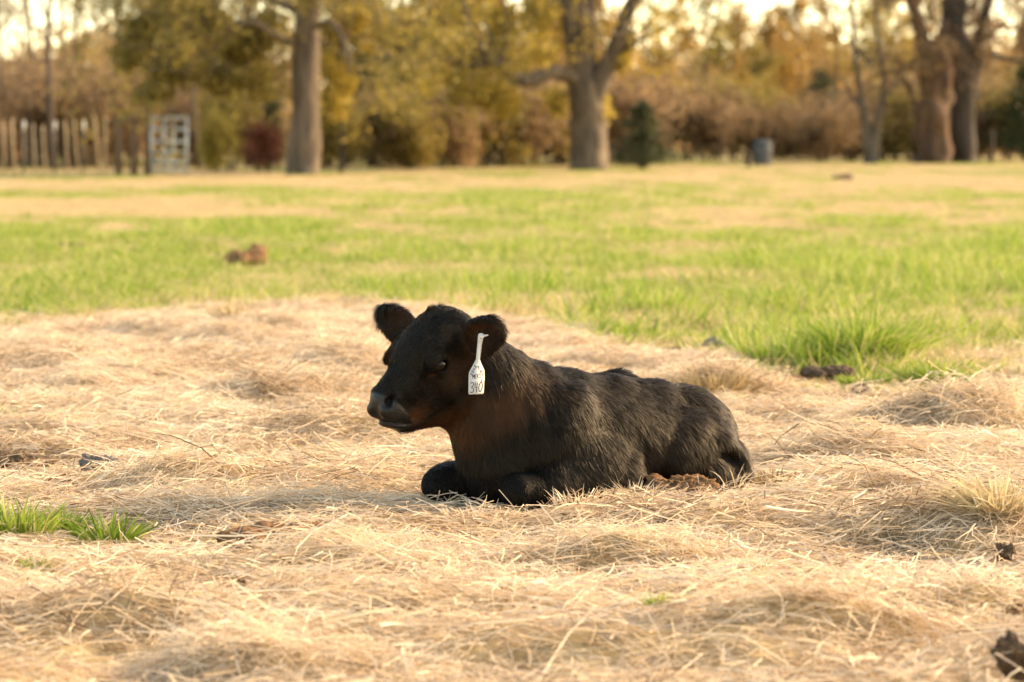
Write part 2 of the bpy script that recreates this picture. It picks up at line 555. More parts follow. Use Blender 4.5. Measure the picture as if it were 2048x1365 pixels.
def scatter(name, protos, mat, pts, rot, scl, vidx, patch=None):
    c = bpy.data.collections.new(name + '_kinds')
    for i, me in enumerate(protos):
        me.materials.append(mat)
        o = bpy.data.objects.new('%s_kind_%02d' % (name, i), me)
        c.objects.link(o)
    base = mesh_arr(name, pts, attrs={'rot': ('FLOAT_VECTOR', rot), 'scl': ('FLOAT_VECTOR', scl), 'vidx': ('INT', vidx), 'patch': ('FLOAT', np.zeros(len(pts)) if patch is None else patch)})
    o = link(name, base)
    g = bpy.data.node_groups.new(name + '_scatter', 'GeometryNodeTree')
    g.interface.new_socket('Geometry', in_out='INPUT', socket_type='NodeSocketGeometry')
    g.interface.new_socket('Geometry', in_out='OUTPUT', socket_type='NodeSocketGeometry')
    gi = g.nodes.new('NodeGroupInput'); go = g.nodes.new('NodeGroupOutput')
    ci = g.nodes.new('GeometryNodeCollectionInfo')
    ci.inputs['Collection'].default_value = c
    ci.inputs['Separate Children'].default_value = True
    ci.inputs['Reset Children'].default_value = True
    ip = g.nodes.new('GeometryNodeInstanceOnPoints')
    def na(n, t):
        a = g.nodes.new('GeometryNodeInputNamedAttribute'); a.data_type = t
        a.inputs['Name'].default_value = n
        return [s for s in a.outputs if s.enabled and s.name == 'Attribute'][0]
    L = g.links.new
    L(gi.outputs[0], ip.inputs['Points']); L(ci.outputs[0], ip.inputs['Instance'])
    ip.inputs['Pick Instance'].default_value = True
    L(na('vidx', 'INT'), ip.inputs['Instance Index'])
    L(na('rot', 'FLOAT_VECTOR'), ip.inputs['Rotation'])
    L(na('scl', 'FLOAT_VECTOR'), ip.inputs['Scale'])
    L(ip.outputs[0], go.inputs[0])
    md = o.modifiers.new('scatter', 'NODES'); md.node_group = g
    return o

def slope_rot(x, y, yaw, k=1.0):
    e = 0.03
    hx = (height(x + e, y) - height(x - e, y)) / (2 * e)
    hy = (height(x, y + e) - height(x, y - e)) / (2 * e)
    # euler XYZ: rotate by yaw about Z last; tilt expressed in yawed frame
    c, s = np.cos(yaw), np.sin(yaw)
    ax = np.arctan(hy * c - hx * s) * k
    ay = -np.arctan(hx * c + hy * s) * k
    return np.stack([ax, ay, yaw], 1)

def frustum_pts(n, y0, y1, rng, margin=0.5, powr=1.0):
    """points over the strip of field in and beside the view"""
    y = np.sqrt(y0 * y0 + (y1 * y1 - y0 * y0) * rng.random(n))
    hw = y * 1024 / FPX + margin
    x = (rng.random(n) * 2 - 1) * hw
    return x, y

# hay
n = 14000
x, y = frustum_pts(n, 3.5, 16.5, RNG, 1.35)
keep = (RNG.random(n) < hay_mask(x, y)) & (RNG.random(n) > 0.93 * spot(x, y, SS)) & (RNG.random(n) > 0.75 * spot(x, y, GS))
keep &= calf_foot(x, y, 0.03) > 1.0
keep &= RNG.random(n) > 0.6 * spot(x, y, LSP)
x, y = x[keep], y[keep]
yaw = (fbm(x * 1.1, y * 1.1, 77, 2) - 0.5) * 7 + RNG.normal(0, 0.6, len(x))
z = height(x, y)
sc = RNG.uniform(0.8, 1.25, len(x))
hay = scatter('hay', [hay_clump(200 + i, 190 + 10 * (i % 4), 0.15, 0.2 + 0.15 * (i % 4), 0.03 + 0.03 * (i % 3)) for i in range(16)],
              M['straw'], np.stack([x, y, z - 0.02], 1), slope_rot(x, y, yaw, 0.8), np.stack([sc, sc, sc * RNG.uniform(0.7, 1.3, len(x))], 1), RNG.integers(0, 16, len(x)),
              0.05 - 0.32 * sstep(0.50, 0.70, fbm(x * 3.2, y * 3.6, 141, 3)) * RNG.uniform(0.4, 1.0, len(x)))  # darker clumps by noise: shaded hollows painted into the tint, with weathered tone
tag(hay, 'loose dry straw-coloured hay spread over the ground round the calf', 'hay', kind='stuff')

# pasture grass, green and dry clumps chosen by the patchiness of the field
gp = []
for (y0, y1, n_, s0) in [(9.5, 20, 6000, 1.0), (20, 32, 6800, 1.15), (32, 55, 7800, 1.5), (55, 125, 10500, 2.1)]:
    x, y = frustum_pts(n_, y0, y1, RNG, 1.5 + y1 * .04)
    gp.append(np.stack([x, y, np.full(n_, s0)], 1))
gp = np.concatenate(gp)
x, y, s0 = gp.T
keep = (RNG.random(len(x)) > hay_mask(x, y) * 1.05) & (RNG.random(len(x)) > 0.9 * spot(x, y, SS))
x, y, s0 = x[keep], y[keep], s0[keep]
g = green_amount(x, y)
isg = RNG.random(len(x)) < g
for nm, sel, lab in (('grass', isg, 'fresh green spring grass growing in patches across the pasture'), ('dry_grass', ~isg, 'short pale dry grass between the green patches of the pasture')):
    xx, yy, ss = x[sel], y[sel], s0[sel] * RNG.uniform(0.75, 1.25, sel.sum())
    if nm == 'grass':
        protos = [grass_clump(400 + i, 75, 0.14, 0.075 + 0.014 * (i % 4), 0.6, (0.46 + .07 * (i % 3), 0.27)) for i in range(10)]
        hs = 0.7 + 0.8 * vnoise(xx * 0.8, yy * 0.5, 44)
    else:
        protos = [grass_clump(500 + i, 75, 0.15, 0.065 + 0.010 * (i % 4), 1.0, (0.55, 0.22)) for i in range(10)]
        hs = 0.6 + 0.5 * vnoise(xx * 0.8, yy * 0.5, 45)
    hs = hs * np.interp(yy, [20, 50, 70], [1.0, 0.5, 0.3])
    for tx, ty, tr, th_ in ((1725, 730, 0.5, .6), (1600, 740, .35, .3), (2000, 560, 2.5, .5), (1000, 620, 1.2, .5)):
        tq = GP(tx, ty)
        hs = hs * (1 + th_ * np.exp(-((xx - tq[0]) / tr) ** 2 - ((yy - tq[1]) / tr) ** 2))
    o = scatter(nm, protos, M['green' if nm == 'grass' else 'dry'], np.stack([xx, yy, height(xx, yy)], 1),
                np.stack([np.zeros(len(xx)), np.zeros(len(xx)), RNG.random(len(xx)) * 6.28], 1),
                np.stack([ss, ss, ss * hs], 1), RNG.integers(0, 10, len(xx)))
    tag(o, lab, 'grass', kind='stuff')
# ------------------------------------------------------------------ calf
def surface_nets(D, org, h):
    S = D < 0
    cnt = np.zeros(tuple(n - 1 for n in D.shape), np.int8)
    for a in (0, 1):
        for b_ in (0, 1):
            for c_ in (0, 1):
                cnt += S[a:S.shape[0] - 1 + a, b_:S.shape[1] - 1 + b_, c_:S.shape[2] - 1 + c_]
    I = np.argwhere((cnt > 0) & (cnt < 8))
    ids = np.full(cnt.shape, -1, np.int32)
    ids[I[:, 0], I[:, 1], I[:, 2]] = np.arange(len(I))
    acc = np.zeros((len(I), 3)); num = np.zeros(len(I))
    cor = [np.array([a, b_, c_]) for a in (0, 1) for b_ in (0, 1) for c_ in (0, 1)]
    for u in cor:
        for ax in range(3):
            if u[ax] == 0:
                w = u.copy(); w[ax] = 1
                A = I + u; B = I + w
                da = D[A[:, 0], A[:, 1], A[:, 2]]; db = D[B[:, 0], B[:, 1], B[:, 2]]
                mk = (da < 0) != (db < 0)
                t = np.where(mk, da / np.where(mk, da - db, 1), 0)
                p = u[None, :] + (w - u)[None, :] * t[:, None]
                acc[mk] += p[mk]; num[mk] += 1
    V = (I + acc / num[:, None]) * h + org
    Q = []
    for ax in range(3):
        o1, o2 = [k for k in range(3) if k != ax]
        sl0 = [slice(None)] * 3; sl1 = [slice(None)] * 3
        sl0[ax] = slice(0, -1); sl1[ax] = slice(1, None)
        s0 = S[tuple(sl0)]; s1 = S[tuple(sl1)]
        E = np.argwhere(s0 != s1)
        ok = (E[:, o1] > 0) & (E[:, o2] > 0) & (E[:, o1] < D.shape[o1] - 1) & (E[:, o2] < D.shape[o2] - 1)
        E = E[ok]
        def cid(d1, d2):
            F = E.copy(); F[:, o1] -= d1; F[:, o2] -= d2
            return ids[F[:, 0], F[:, 1], F[:, 2]]
        q = np.stack([cid(1, 1), cid(0, 1), cid(0, 0), cid(1, 0)], 1)
        flip = s0[E[:, 0], E[:, 1], E[:, 2]]
        if ax == 1: flip = ~flip
        q = np.where(flip[:, None], q, q[:, ::-1])
        Q.append(q)
    return V, np.concatenate(Q)

class Field:
    def __init__(s, lo, hi, h):
        s.lo = np.array(lo, float); s.h = h
        s.n = np.ceil((np.array(hi) - s.lo) / h).astype(int) + 1
        s.D = np.ones(tuple(s.n), np.float32)
    def sub(s, lo, hi):
        a = np.maximum(np.floor((np.asarray(lo) - s.lo) / s.h).astype(int), 0)
        b_ = np.minimum(np.ceil((np.asarray(hi) - s.lo) / s.h).astype(int) + 1, s.n)
        sl = tuple(slice(int(p), int(q)) for p, q in zip(a, b_))
        ax = [s.lo[k] + np.arange(a[k], b_[k]) * s.h for k in range(3)]
        return sl, np.meshgrid(*ax, indexing='ij')
    def smin(s, sl, d, k):
        o = s.D[sl]
        hh = np.clip(0.5 + 0.5 * (o - d) / k, 0, 1)
        s.D[sl] = o * (1 - hh) + d * hh - k * hh * (1 - hh)
    def smax_sub(s, sl, d, k):
        o = s.D[sl]; d = -d
        hh = np.clip(0.5 - 0.5 * (o - d) / k, 0, 1)
        s.D[sl] = o * (1 - hh) + d * hh + k * hh * (1 - hh)
    def _ell(s, c, r, R, k):
        c = np.asarray(c, float); r = np.asarray(r, float)
        R = np.eye(3) if R is None else np.asarray(R, float)   # columns = axes
        ext = np.sqrt(((R * r[None, :]) ** 2).sum(1)) + k + 0.02
        sl, (X, Y, Z) = s.sub(c - ext, c + ext)
        X = X - c[0]; Y = Y - c[1]; Z = Z - c[2]
        q = [(X * R[0, i] + Y * R[1, i] + Z * R[2, i]) / r[i] for i in range(3)]
        k0 = np.sqrt(q[0] ** 2 + q[1] ** 2 + q[2] ** 2)
        k1 = np.sqrt((q[0] / r[0]) ** 2 + (q[1] / r[1]) ** 2 + (q[2] / r[2]) ** 2)
        return sl, k0 * (k0 - 1) / np.maximum(k1, 1e-6)
    def ell(s, c, r, R=None, k=0.03):
        sl, d = s._ell(c, r, R, k); s.smin(sl, d, k)
    def cut(s, c, r, R=None, k=0.006):
        sl, d = s._ell(c, r, R, k); s.smax_sub(sl, d, k)
    def cap(s, a, b_, ra, rb, k=0.03):
        a = np.asarray(a, float); b_ = np.asarray(b_, float)
        e = max(ra, rb) + k + 0.02
        sl, (X, Y, Z) = s.sub(np.minimum(a, b_) - e, np.maximum(a, b_) + e)
        ab = b_ - a; L2 = (ab ** 2).sum()
        t = np.clip(((X - a[0]) * ab[0] + (Y - a[1]) * ab[1] + (Z - a[2]) * ab[2]) / L2, 0, 1)
        d = np.sqrt((X - a[0] - ab[0] * t) ** 2 + (Y - a[1] - ab[1] * t) ** 2 + (Z - a[2] - ab[2] * t) ** 2) - (ra + (rb - ra) * t)
        s.smin(sl, d, k)
    def groove(s, c, R, ext, w, depth):
        c = np.asarray(c, float); e = max(ext) + 0.01
        sl, (X, Y, Z) = s.sub(c - e, c + e)
        X = X - c[0]; Y = Y - c[1]; Z = Z - c[2]
        q = [X * R[0, i] + Y * R[1, i] + Z * R[2, i] for i in range(3)]
        m = np.clip(1.6 - 1.6 * np.sqrt((q[0] / ext[0]) ** 2 + (q[1] / ext[1]) ** 2), 0, 1)
        s.D[sl] = s.D[sl] + depth * m * np.exp(-(q[2] / w) ** 2)
    def chain(s, P, k=0.03):
        for p, q in zip(P[:-1], P[1:]):
            s.cap(p[:3], q[:3], p[3], q[3], k)

def axes(x, z):
    """orthonormal columns: first along x, third near z"""
    x = norm(np.asarray(x, float)); z = np.asarray(z, float)
    y = norm(np.cross(z, x)); z = np.cross(x, y)
    return np.stack([x, y, z], 1)

def to_local(P):
    return (np.asarray(P) - C0) @ RC

# head frame : columns forward, left, dorsal (calf-local)
HY, HP, HROLL = radians(43), radians(34), radians(-3)
hx_w = np.array([-cos(HY) * cos(HP), -sin(HY) * cos(HP), -sin(HP)])
hy_w = np.array([sin(HY), -cos(HY), 0.0])
hz_w = np.cross(hx_w, hy_w)
hy2 = hy_w * cos(HROLL) + hz_w * sin(HROLL); hz2 = np.cross(hx_w, hy2)
RHW = np.stack([hx_w, hy2, hz2], 1)
HC = to_local(PD(843, 716, 6.60))
RH = RC.T @ RHW
HS = 1.16
def Hd(x, y, z):
    return HC + RH @ (np.array([x, y, z]) * HS)

F = Field((-0.66, -0.32, -0.03), (0.66, 0.30, 0.56), 0.0032)
# --- trunk
F.ell((-0.05, 0, 0.150), (0.25, 0.122, 0.125), k=0.04)
F.ell((-0.20, 0.0, 0.125), (0.21, 0.135, 0.112), k=0.05)
F.ell((0.12, 0, 0.165), (0.13, 0.10, 0.130), k=0.05)
F.ell((0.198, -0.005, 0.115), (0.085, 0.080, 0.115), k=0.05)
F.ell((0.205, 0.0, 0.055), (0.070, 0.070, 0.060), k=0.04)
F.chain([(0.10, 0, 0.255, 0.045), (0.0, 0, 0.252, 0.040), (-0.12, 0, 0.232, 0.042), (-0.26, 0, 0.210, 0.045), (-0.36, 0, 0.186, 0.05), (-0.435, 0, 0.150, 0.05)], 0.05)
F.ell((-0.360, 0, 0.118), (0.115, 0.115, 0.108), k=0.05)
# --- haunches
F.ell((-0.30, 0.095, 0.112), (0.115, 0.052, 0.084), axes((1, .25, -.25), (0, 0, 1)), 0.018)
F.ell((-0.245, -0.115, 0.165), (0.105, 0.050, 0.122), axes((1, -.1, -.12), (0, -.2, 1)), 0.03)
F.cap((-0.37, 0.10, 0.12), (-0.425, 0.105, 0.07), 0.045, 0.034, 0.025)
F.chain([(-0.43, 0.100, 0.085, 0.030), (-0.442, 0.112, 0.035, 0.026), (-0.36, 0.125, 0.012, 0.022), (-0.25, 0.130, 0.010, 0.020), (-0.19, 0.130, 0.010, 0.022)], 0.012)
F.ell((-0.35, 0.118, 0.05), (0.055, 0.03, 0.045), k=0.015)
F.chain([(-0.36, -0.15, 0.08, 0.04), (-0.42, -0.16, 0.035, 0.03), (-0.26, -0.20, 0.025, 0.024), (-0.17, -0.21, 0.02, 0.026)], 0.02)
# recess between thigh, hock and belly
F.cut((-0.385, 0.142, 0.092), (0.042, 0.03, 0.020), axes((1, .1, .5), (0, 0, 1)), 0.02)
# tail
F.chain([(-0.435, 0, 0.165, 0.030), (-0.476, 0.005, 0.14, 0.022), (-0.487, 0.03, 0.09, 0.020), (-0.478, 0.055, 0.05, 0.020), (-0.465, 0.075, 0.02, 0.012)], 0.012)
# --- forequarters
F.ell((0.085, 0.092, 0.170), (0.072, 0.042, 0.115), axes((1, .05, .45), (0, 0, 1)), 0.03)
F.ell((0.085, -0.088, 0.170), (0.075, 0.045, 0.120), axes((1, -.05, .45), (0, 0, 1)), 0.045)
F.ell((-0.01, 0.112, 0.086), (0.108, 0.046, 0.076), axes((1, .0, .3), (0, 0, 1)), 0.032)
F.cap((-0.075, 0.118, 0.055), (0.12, 0.105, 0.052), 0.048, 0.046, 0.035)
F.chain([(0.10, 0.105, 0.050, 0.042), (0.180, 0.106, 0.044, 0.034), (0.220, 0.104, 0.043, 0.041)], 0.016)
F.chain([(0.222, 0.09, 0.030, 0.030), (0.10, 0.06, 0.022, 0.022), (0.0, 0.045, 0.020, 0.024)], 0.012)
F.ell((-0.02, -0.110, 0.085), (0.115, 0.05, 0.072), k=0.035)
F.chain([(0.0, -0.115, 0.07, 0.05), (0.19, -0.102, 0.056, 0.042), (0.29, -0.095, 0.048, 0.038), (0.318, -0.090, 0.042, 0.039)], 0.03)
F.chain([(0.305, -0.085, 0.030, 0.032), (0.17, -0.05, 0.026, 0.024), (0.07, -0.03, 0.022, 0.026)], 0.012)
# --- neck
nb = Hd(-0.075, 0, -0.035)
F.chain([(0.08, 0, 0.185, 0.115), (0.16, -0.012, 0.222, 0.098), (nb[0] - 0.075, nb[1] + 0.012, nb[2] - 0.075, 0.086), (nb[0], nb[1], nb[2], 0.074)], 0.05)
F.chain([(0.11, 0, 0.278, 0.038), (0.20, -0.015, 0.312, 0.040), tuple(Hd(-0.085, 0, -0.01)) + (0.05,)], 0.05)
th = Hd(-0.030, 0, -0.115)
F.chain([tuple(th) + (0.048,), (0.250, -0.012, 0.195, 0.060), (0.232, -0.005, 0.12, 0.064)], 0.05)
# --- head
def he(c, r, ax=None, k=0.02, mirror=False, cut=False):
    for sgn in ((1, -1) if mirror else (1,)):
        c2 = (c[0], c[1] * sgn, c[2])
        R = np.eye(3)
        if ax is not None:
            x, z = ax
            R = axes((x[0], x[1] * sgn, x[2]), (z[0], z[1] * sgn, z[2]))
        (F.cut if cut else F.ell)(Hd(*c2), np.array(r) * HS, RH @ R, k)
he((-0.052, 0, -0.004), (0.066, 0.070, 0.058), k=0.03)                       # cranium
he((-0.030, 0, 0.012), (0.060, 0.062, 0.040), k=0.03)
he((0.006, 0, 0.012), (0.050, 0.060, 0.037), k=0.025)                       # forehead dome
he((-0.078, 0, 0.012), (0.034, 0.058, 0.032), k=0.03)                      # poll
he((0.010, 0.054, 0.014), (0.036, 0.016, 0.017), ((1, .28, -.12), (0, 0, 1)), 0.016, True)   # brow
he((-0.026, 0.044, -0.062), (0.066, 0.022, 0.060), ((1, .12, .25), (0, 0, 1)), 0.03, True)     # cheek
he((-0.026, 0.026, -0.112), (0.046, 0.024, 0.038), None, 0.03, True)                           # jaw angle
F.cap(Hd(0.0, 0, -0.010), Hd(0.118, 0, -0.014), 0.049 * HS, 0.033 * HS, 0.025)                 # nose
F.cap(Hd(-0.005, 0, -0.122), Hd(0.105, 0, -0.076), 0.042 * HS, 0.025 * HS, 0.025)              # lower jaw
he((0.050, 0.026, -0.052), (0.066, 0.021, 0.042), ((1, -.14, .5), (0, 0, 1)), 0.025, True)     # cheek to lip
LA = ((.75, 0, .66), (-.66, 0, .75))
he((0.123, 0, -0.019), (0.025, 0.036, 0.033), ((1, 0, .1), (0, 0, 1)), 0.014)                  # muzzle pad
he((0.125, 0.019, -0.038), (0.042, 0.019, 0.022), LA, 0.012, True)                              # upper lip
he((0.132, 0, -0.061), (0.036, 0.024, 0.0135), LA, 0.010)                                       # lower lip
he((0.110, 0, -0.079), (0.033, 0.022, 0.0135), LA, 0.014)                                       # chin
he((0.138, 0.028, -0.005), (0.018, 0.0085, 0.0080), ((1, .70, -.15), (0, 0, 1)), 0.004, True, True)   # nostril
he((0.131, 0.033, 0.003), (0.010, 0.0060, 0.0050), ((.6, .6, .5), (0, 0, 1)), 0.004, True, True)     # nostril wing
F.groove(Hd(0.138, 0, -0.0565), RH @ axes(*LA), (0.060, 0.060), 0.0034, 0.0085)                 # mouth line
he((0.006, 0.068, -0.006), (0.024, 0.014, 0.016), None, 0.008, True, True)                      # eye socket
EYE = (0.007, 0.0505, -0.005)
ER = 0.0205
for sgn in (1, -1):
    ce = Hd(EYE[0], EYE[1] * sgn, EYE[2])
    R = RH @ axes((1, 0, .45), (0, 0.0, 1))
    F.ell(ce + RH @ np.array([0, sgn * .0005, 0]), np.array((0.0290, 0.0225, 0.0240)), R, 0.009)
    F.cut(ce + RH @ np.array([0.0, sgn * 0.024, -0.0015]), (0.0235, 0.022, 0.0125), R, 0.003)
    F.cut(ce, (ER + .0003,) * 3, None, 0.001)
    # heavy upper brow fold
    F.ell(ce + RH @ np.array([0.004, sgn * .017, 0.0205]), (0.022, 0.006, 0.004), R, 0.008)
# --- ears : cupped leaves, base and tip read off the photograph
def ear(base, tip, face, wid, tipw, thick, cup):
    base = to_local(base); tip = to_local(tip)
    ax = tip - base; L = np.linalg.norm(ax)
    R = axes(ax, np.asarray(face) @ RC)
    c = base + ax * 0.42
    F.cap(base - ax * 0.30, base + ax * 0.14, wid * 0.50, wid * 0.55, 0.02)
    F.ell(c, (L * 0.46, wid, thick), R, 0.010)
    F.ell(base + ax * 0.74, (L * 0.30, tipw, thick * .75), R, 0.018)
    F.cut(c + ax * 0.06 + R[:, 2] * cup, (L * 0.425, wid * 0.86, thick * 1.1), R, 0.003)
    F.cut(base + ax * 0.72 + R[:, 2] * cup * .95, (L * 0.24, tipw * .78, thick * .85), R, 0.006)
    return R, c
EAR_R, EAR_C = ear(PD(930, 692, 6.60), PD(1000, 648, 6.545), (-0.25, -1.0, -0.25), 0.0465, 0.034, 0.018, 0.0115)
EAR2_R, EAR2_C = ear(PD(832, 682, 6.70), PD(758, 618, 6.78), (-0.35, -1.0, -0.10), 0.0440, 0.0255, 0.017, 0.0110)
for (a_, b_, dp) in [((0.20, 0.07, 0.26), (0.17, 0.085, 0.12), .006), ((0.155, 0.09, 0.27), (0.125, 0.10, 0.14), .006), ((0.245, 0.045, 0.25), (0.225, 0.055, 0.13), .005), ((0.10, 0.115, 0.13), (0.19, 0.10, 0.085), .007), ((-0.115, 0.135, 0.15), (-0.125, 0.14, 0.05), .006)]:
    a_ = np.array(a_); b_ = np.array(b_)
    ax_ = axes(b_ - a_, (a_ + b_) * np.array([0, 1, 0]))
    F.groove((a_ + b_) / 2, np.stack([ax_[:, 0], ax_[:, 2], ax_[:, 1]], 1), (np.linalg.norm(b_ - a_) * .6, 0.05), 0.010, dp)
V, Q = surface_nets(F.D, F.lo, F.h)
# keep clear of the ground : soles and belly rest just inside the hay
V[:, 2] = np.where(V[:, 2] < 0.0, V[:, 2] * 0.3, V[:, 2])
# light relaxation
edges = np.concatenate([Q[:, [0, 1]], Q[:, [1, 2]], Q[:, [2, 3]], Q[:, [3, 0]]])
deg = np.bincount(edges.ravel(), minlength=len(V)).astype(float)
for it in range(3):
    acc = np.zeros_like(V)
    for k in range(3):
        acc[:, k] = np.bincount(edges[:, 0], V[edges[:, 1], k], len(V)) + np.bincount(edges[:, 1], V[edges[:, 0], k], len(V))
    V = V * 0.5 + 0.5 * acc / np.maximum(deg, 1)[:, None]
# normals
fn = np.cross(V[Q[:, 2]] - V[Q[:, 0]], V[Q[:, 3]] - V[Q[:, 1]])
VN = np.zeros_like(V)
for k in range(4):
    for c_ in range(3):
        VN[:, c_] += np.bincount(Q[:, k], fn[:, c_], len(V))
VN = norm(VN)

def head_co(P):
    return ((P - HC) @ RH) / HS

def coat_fields(P, N):
    """per point: bare skin, brown amount, hair length, comb direction, curl"""
    hc_ = head_co(P)
    # head weight
    inhead = sstep(1.35, 0.95, np.sqrt((((hc_ - np.array([0.015, 0, -0.035])) / np.array([0.135, 0.085, 0.115])) ** 2).sum(1)))
    fx_ = hc_[:, 0] * 0.90 - hc_[:, 2] * 0.28
    leather = sstep(0.112, 0.121, fx_) * (np.abs(hc_[:, 1]) < .06) * (hc_[:, 2] > -.085) * (hc_[:, 2] < .05) * (hc_[:, 0] > .07)
    eyed = np.minimum(np.linalg.norm(hc_ - np.array(EYE), axis=1), np.linalg.norm(hc_ - np.array(EYE) * np.array([1, -1, 1]), axis=1))
    lids = sstep(0.0245, 0.0205, eyed)
    bare = np.clip(np.maximum(leather, lids), 0, 1)
    # ear insides
    in1 = (((P - EAR_C) @ EAR_R) / np.array([0.05, 0.04, 0.03])); q1 = sstep(1.5, 0.9, np.linalg.norm(in1, axis=1))
    in2 = (((P - EAR2_C) @ EAR2_R) / np.array([0.05, 0.04, 0.03])); q2 = sstep(1.5, 0.9, np.linalg.norm(in2, axis=1))
    earw = np.maximum(q1, q2)
    nz = vnoise3(P * 22, 3)
    # brown: throat and jaw, lower cheek, lips side, neck front, tail, flank tips
    throat = sstep(-0.085, -0.125, hc_[:, 2]) * sstep(0.135, 0.09, hc_[:, 0]) * sstep(-0.20, -0.08, hc_[:, 0]) * sstep(-0.20, -0.145, hc_[:, 2])
    lipside = np.exp(-(((hc_ - np.array([0.100, 0.03, -0.070])) / np.array([0.026, 0.03, 0.018])) ** 2).sum(1)) * 0.8
    tear = np.exp(-(((hc_ - np.array([0.034, 0.050, -0.012])) / np.array([0.006, 0.012, 0.005])) ** 2).sum(1)) * 0.8
    cheek = np.exp(-(((hc_ - np.array([-0.02, 0.06, -0.045])) / np.array([0.05, 0.03, 0.03])) ** 2).sum(1)) * 0.3
    neckf = sstep(0.06, 0.20, P[:, 0]) * sstep(0.06, 0.14, P[:, 2]) * sstep(0.36, 0.27, P[:, 2]) * (1 - inhead) * 0.0
    tail = sstep(-0.488, -0.505, P[:, 0]) * 0.35
    flank = sstep(0.05, -0.15, P[:, 0]) * 0.07
    brown = np.clip(np.maximum.reduce([throat * 0.6, lipside, tear, cheek, neckf, tail, flank, earw * 0.25]) * (0.55 + 0.9 * nz), 0, 1)
    # hair
    poll = np.exp(-(((hc_ - np.array([-0.075, 0, 0.055])) / np.array([0.045, 0.05, 0.035])) ** 2).sum(1))
    legs = sstep(0.105, 0.075, P[:, 2]) * sstep(0.14, 0.20, P[:, 0])
    ln = 0.026 + 0.013 * nz
    ln = ln * (1 - inhead) + inhead * 0.0115
    ln = ln * (1 - legs) + legs * 0.008
    ln = ln * (1 - earw) + earw * 0.008
    ln = ln + 0.005 * poll
    ln = ln * (1 - bare)
    body = np.array([-0.50, 0.0, -0.85]); neck = np.array([-0.35, 0, -0.95])
    wn_ = sstep(0.05, 0.18, P[:, 0])[:, None]
    comb = body * (1 - wn_) + neck * wn_
    rump = sstep(-0.30, -0.45, P[:, 0])[:, None]
    comb = comb * (1 - rump) + np.array([-0.35, 0, -1.0]) * rump
    top = sstep(0.75, 0.95, N[:, 2])[:, None] * (1 - wn_)
    comb = comb * (1 - top) + np.array([-1.0, 0, -0.1]) * top
    hcomb = RH @ np.array([-0.8, 0, 0.25])
    comb = comb * (1 - inhead[:, None]) + hcomb * inhead[:, None]
    lcomb = np.array([-0.2, 0.1, -1.0])
    comb = comb * (1 - legs[:, None]) + lcomb * legs[:, None]
    return bare, brown, ln, comb, np.maximum(poll, 0.25 * inhead), leather, earw

bare, brown, ln, comb, curl, leather, earw = coat_fields(V, VN)
me = mesh_arr('calf_body', V, Q, None, True, {'bare': ('FLOAT', bare), 'brown': ('FLOAT', brown), 'leather': ('FLOAT', leather)})

def coat_mat(name, hair):
    m, nt, b = mat_new(name)
    bl, br = (0.005, 0.0047, 0.0045), (0.075, 0.028, 0.010)
    if hair:
        t = attr(nt, 'tint')
        base = ramp(nt, [(0.0, (0.003, 0.0028, 0.0026)), (0.6, (0.008, 0.0068, 0.0056)), (1.0, (0.026, 0.020, 0.0135))], t)
        c = mixc(nt, attr(nt, 'brown'), base, br)
        b.inputs['Roughness'].default_value = 0.55
        b.inputs['Specular IOR Level'].default_value = 0.25
        b.inputs['Specular Tint'].default_value = (0.95, 0.74, 0.52, 1)
        nt.links.new(c, b.inputs['Base Color'])
    else:
        n = noise_n(nt, 60, 4, 0.6, objcoord(nt))
        c = mixc(nt, attr(nt, 'brown'), bl, br)
        lea = attr(nt, 'leather')
        n2 = noise_n(nt, 30, 3, 0.6, objcoord(nt))
        lcol = ramp(nt, [(0.35, (0.006, 0.0052, 0.0046)), (0.75, (0.020, 0.015, 0.012))], n2)
        c = mixc(nt, lea, c, lcol)
        nt.links.new(c, b.inputs['Base Color'])
        rg = math_n(nt, 'SUBTRACT', 0.85, math_n(nt, 'MULTIPLY', lea, 0.47))
        nt.links.new(math_n(nt, 'ADD', 0.08, math_n(nt, 'MULTIPLY', lea, 0.22)), b.inputs['Specular IOR Level'])
        nt.links.new(rg, b.inputs['Roughness'])
        vo = nt.nodes.new('ShaderNodeTexVoronoi'); vo.inputs['Scale'].default_value = 260
        nt.links.new(objcoord(nt), vo.inputs['Vector'])
        bp = nt.nodes.new('ShaderNodeBump'); bp.inputs['Strength'].default_value = 0.35; bp.inputs['Distance'].default_value = 0.002
        nt.links.new(math_n(nt, 'MULTIPLY', vo.outputs['Distance'], lea), bp.inputs['Height'])
        nt.links.new(bp.outputs[0], b.inputs['Normal'])
    return m
M['calf_skin'] = coat_mat('calf_skin', False)
M['calf_hair'] = coat_mat('calf_hair', True)
calf = empty('calf', C0)
calf.rotation_euler = (0, 0, math.atan2(FWD[1], FWD[0]))
tag(calf, 'young black calf lying in the hay with a white numbered tag in its ear', 'calf')
body = link('body', me, M['calf_skin'], calf)

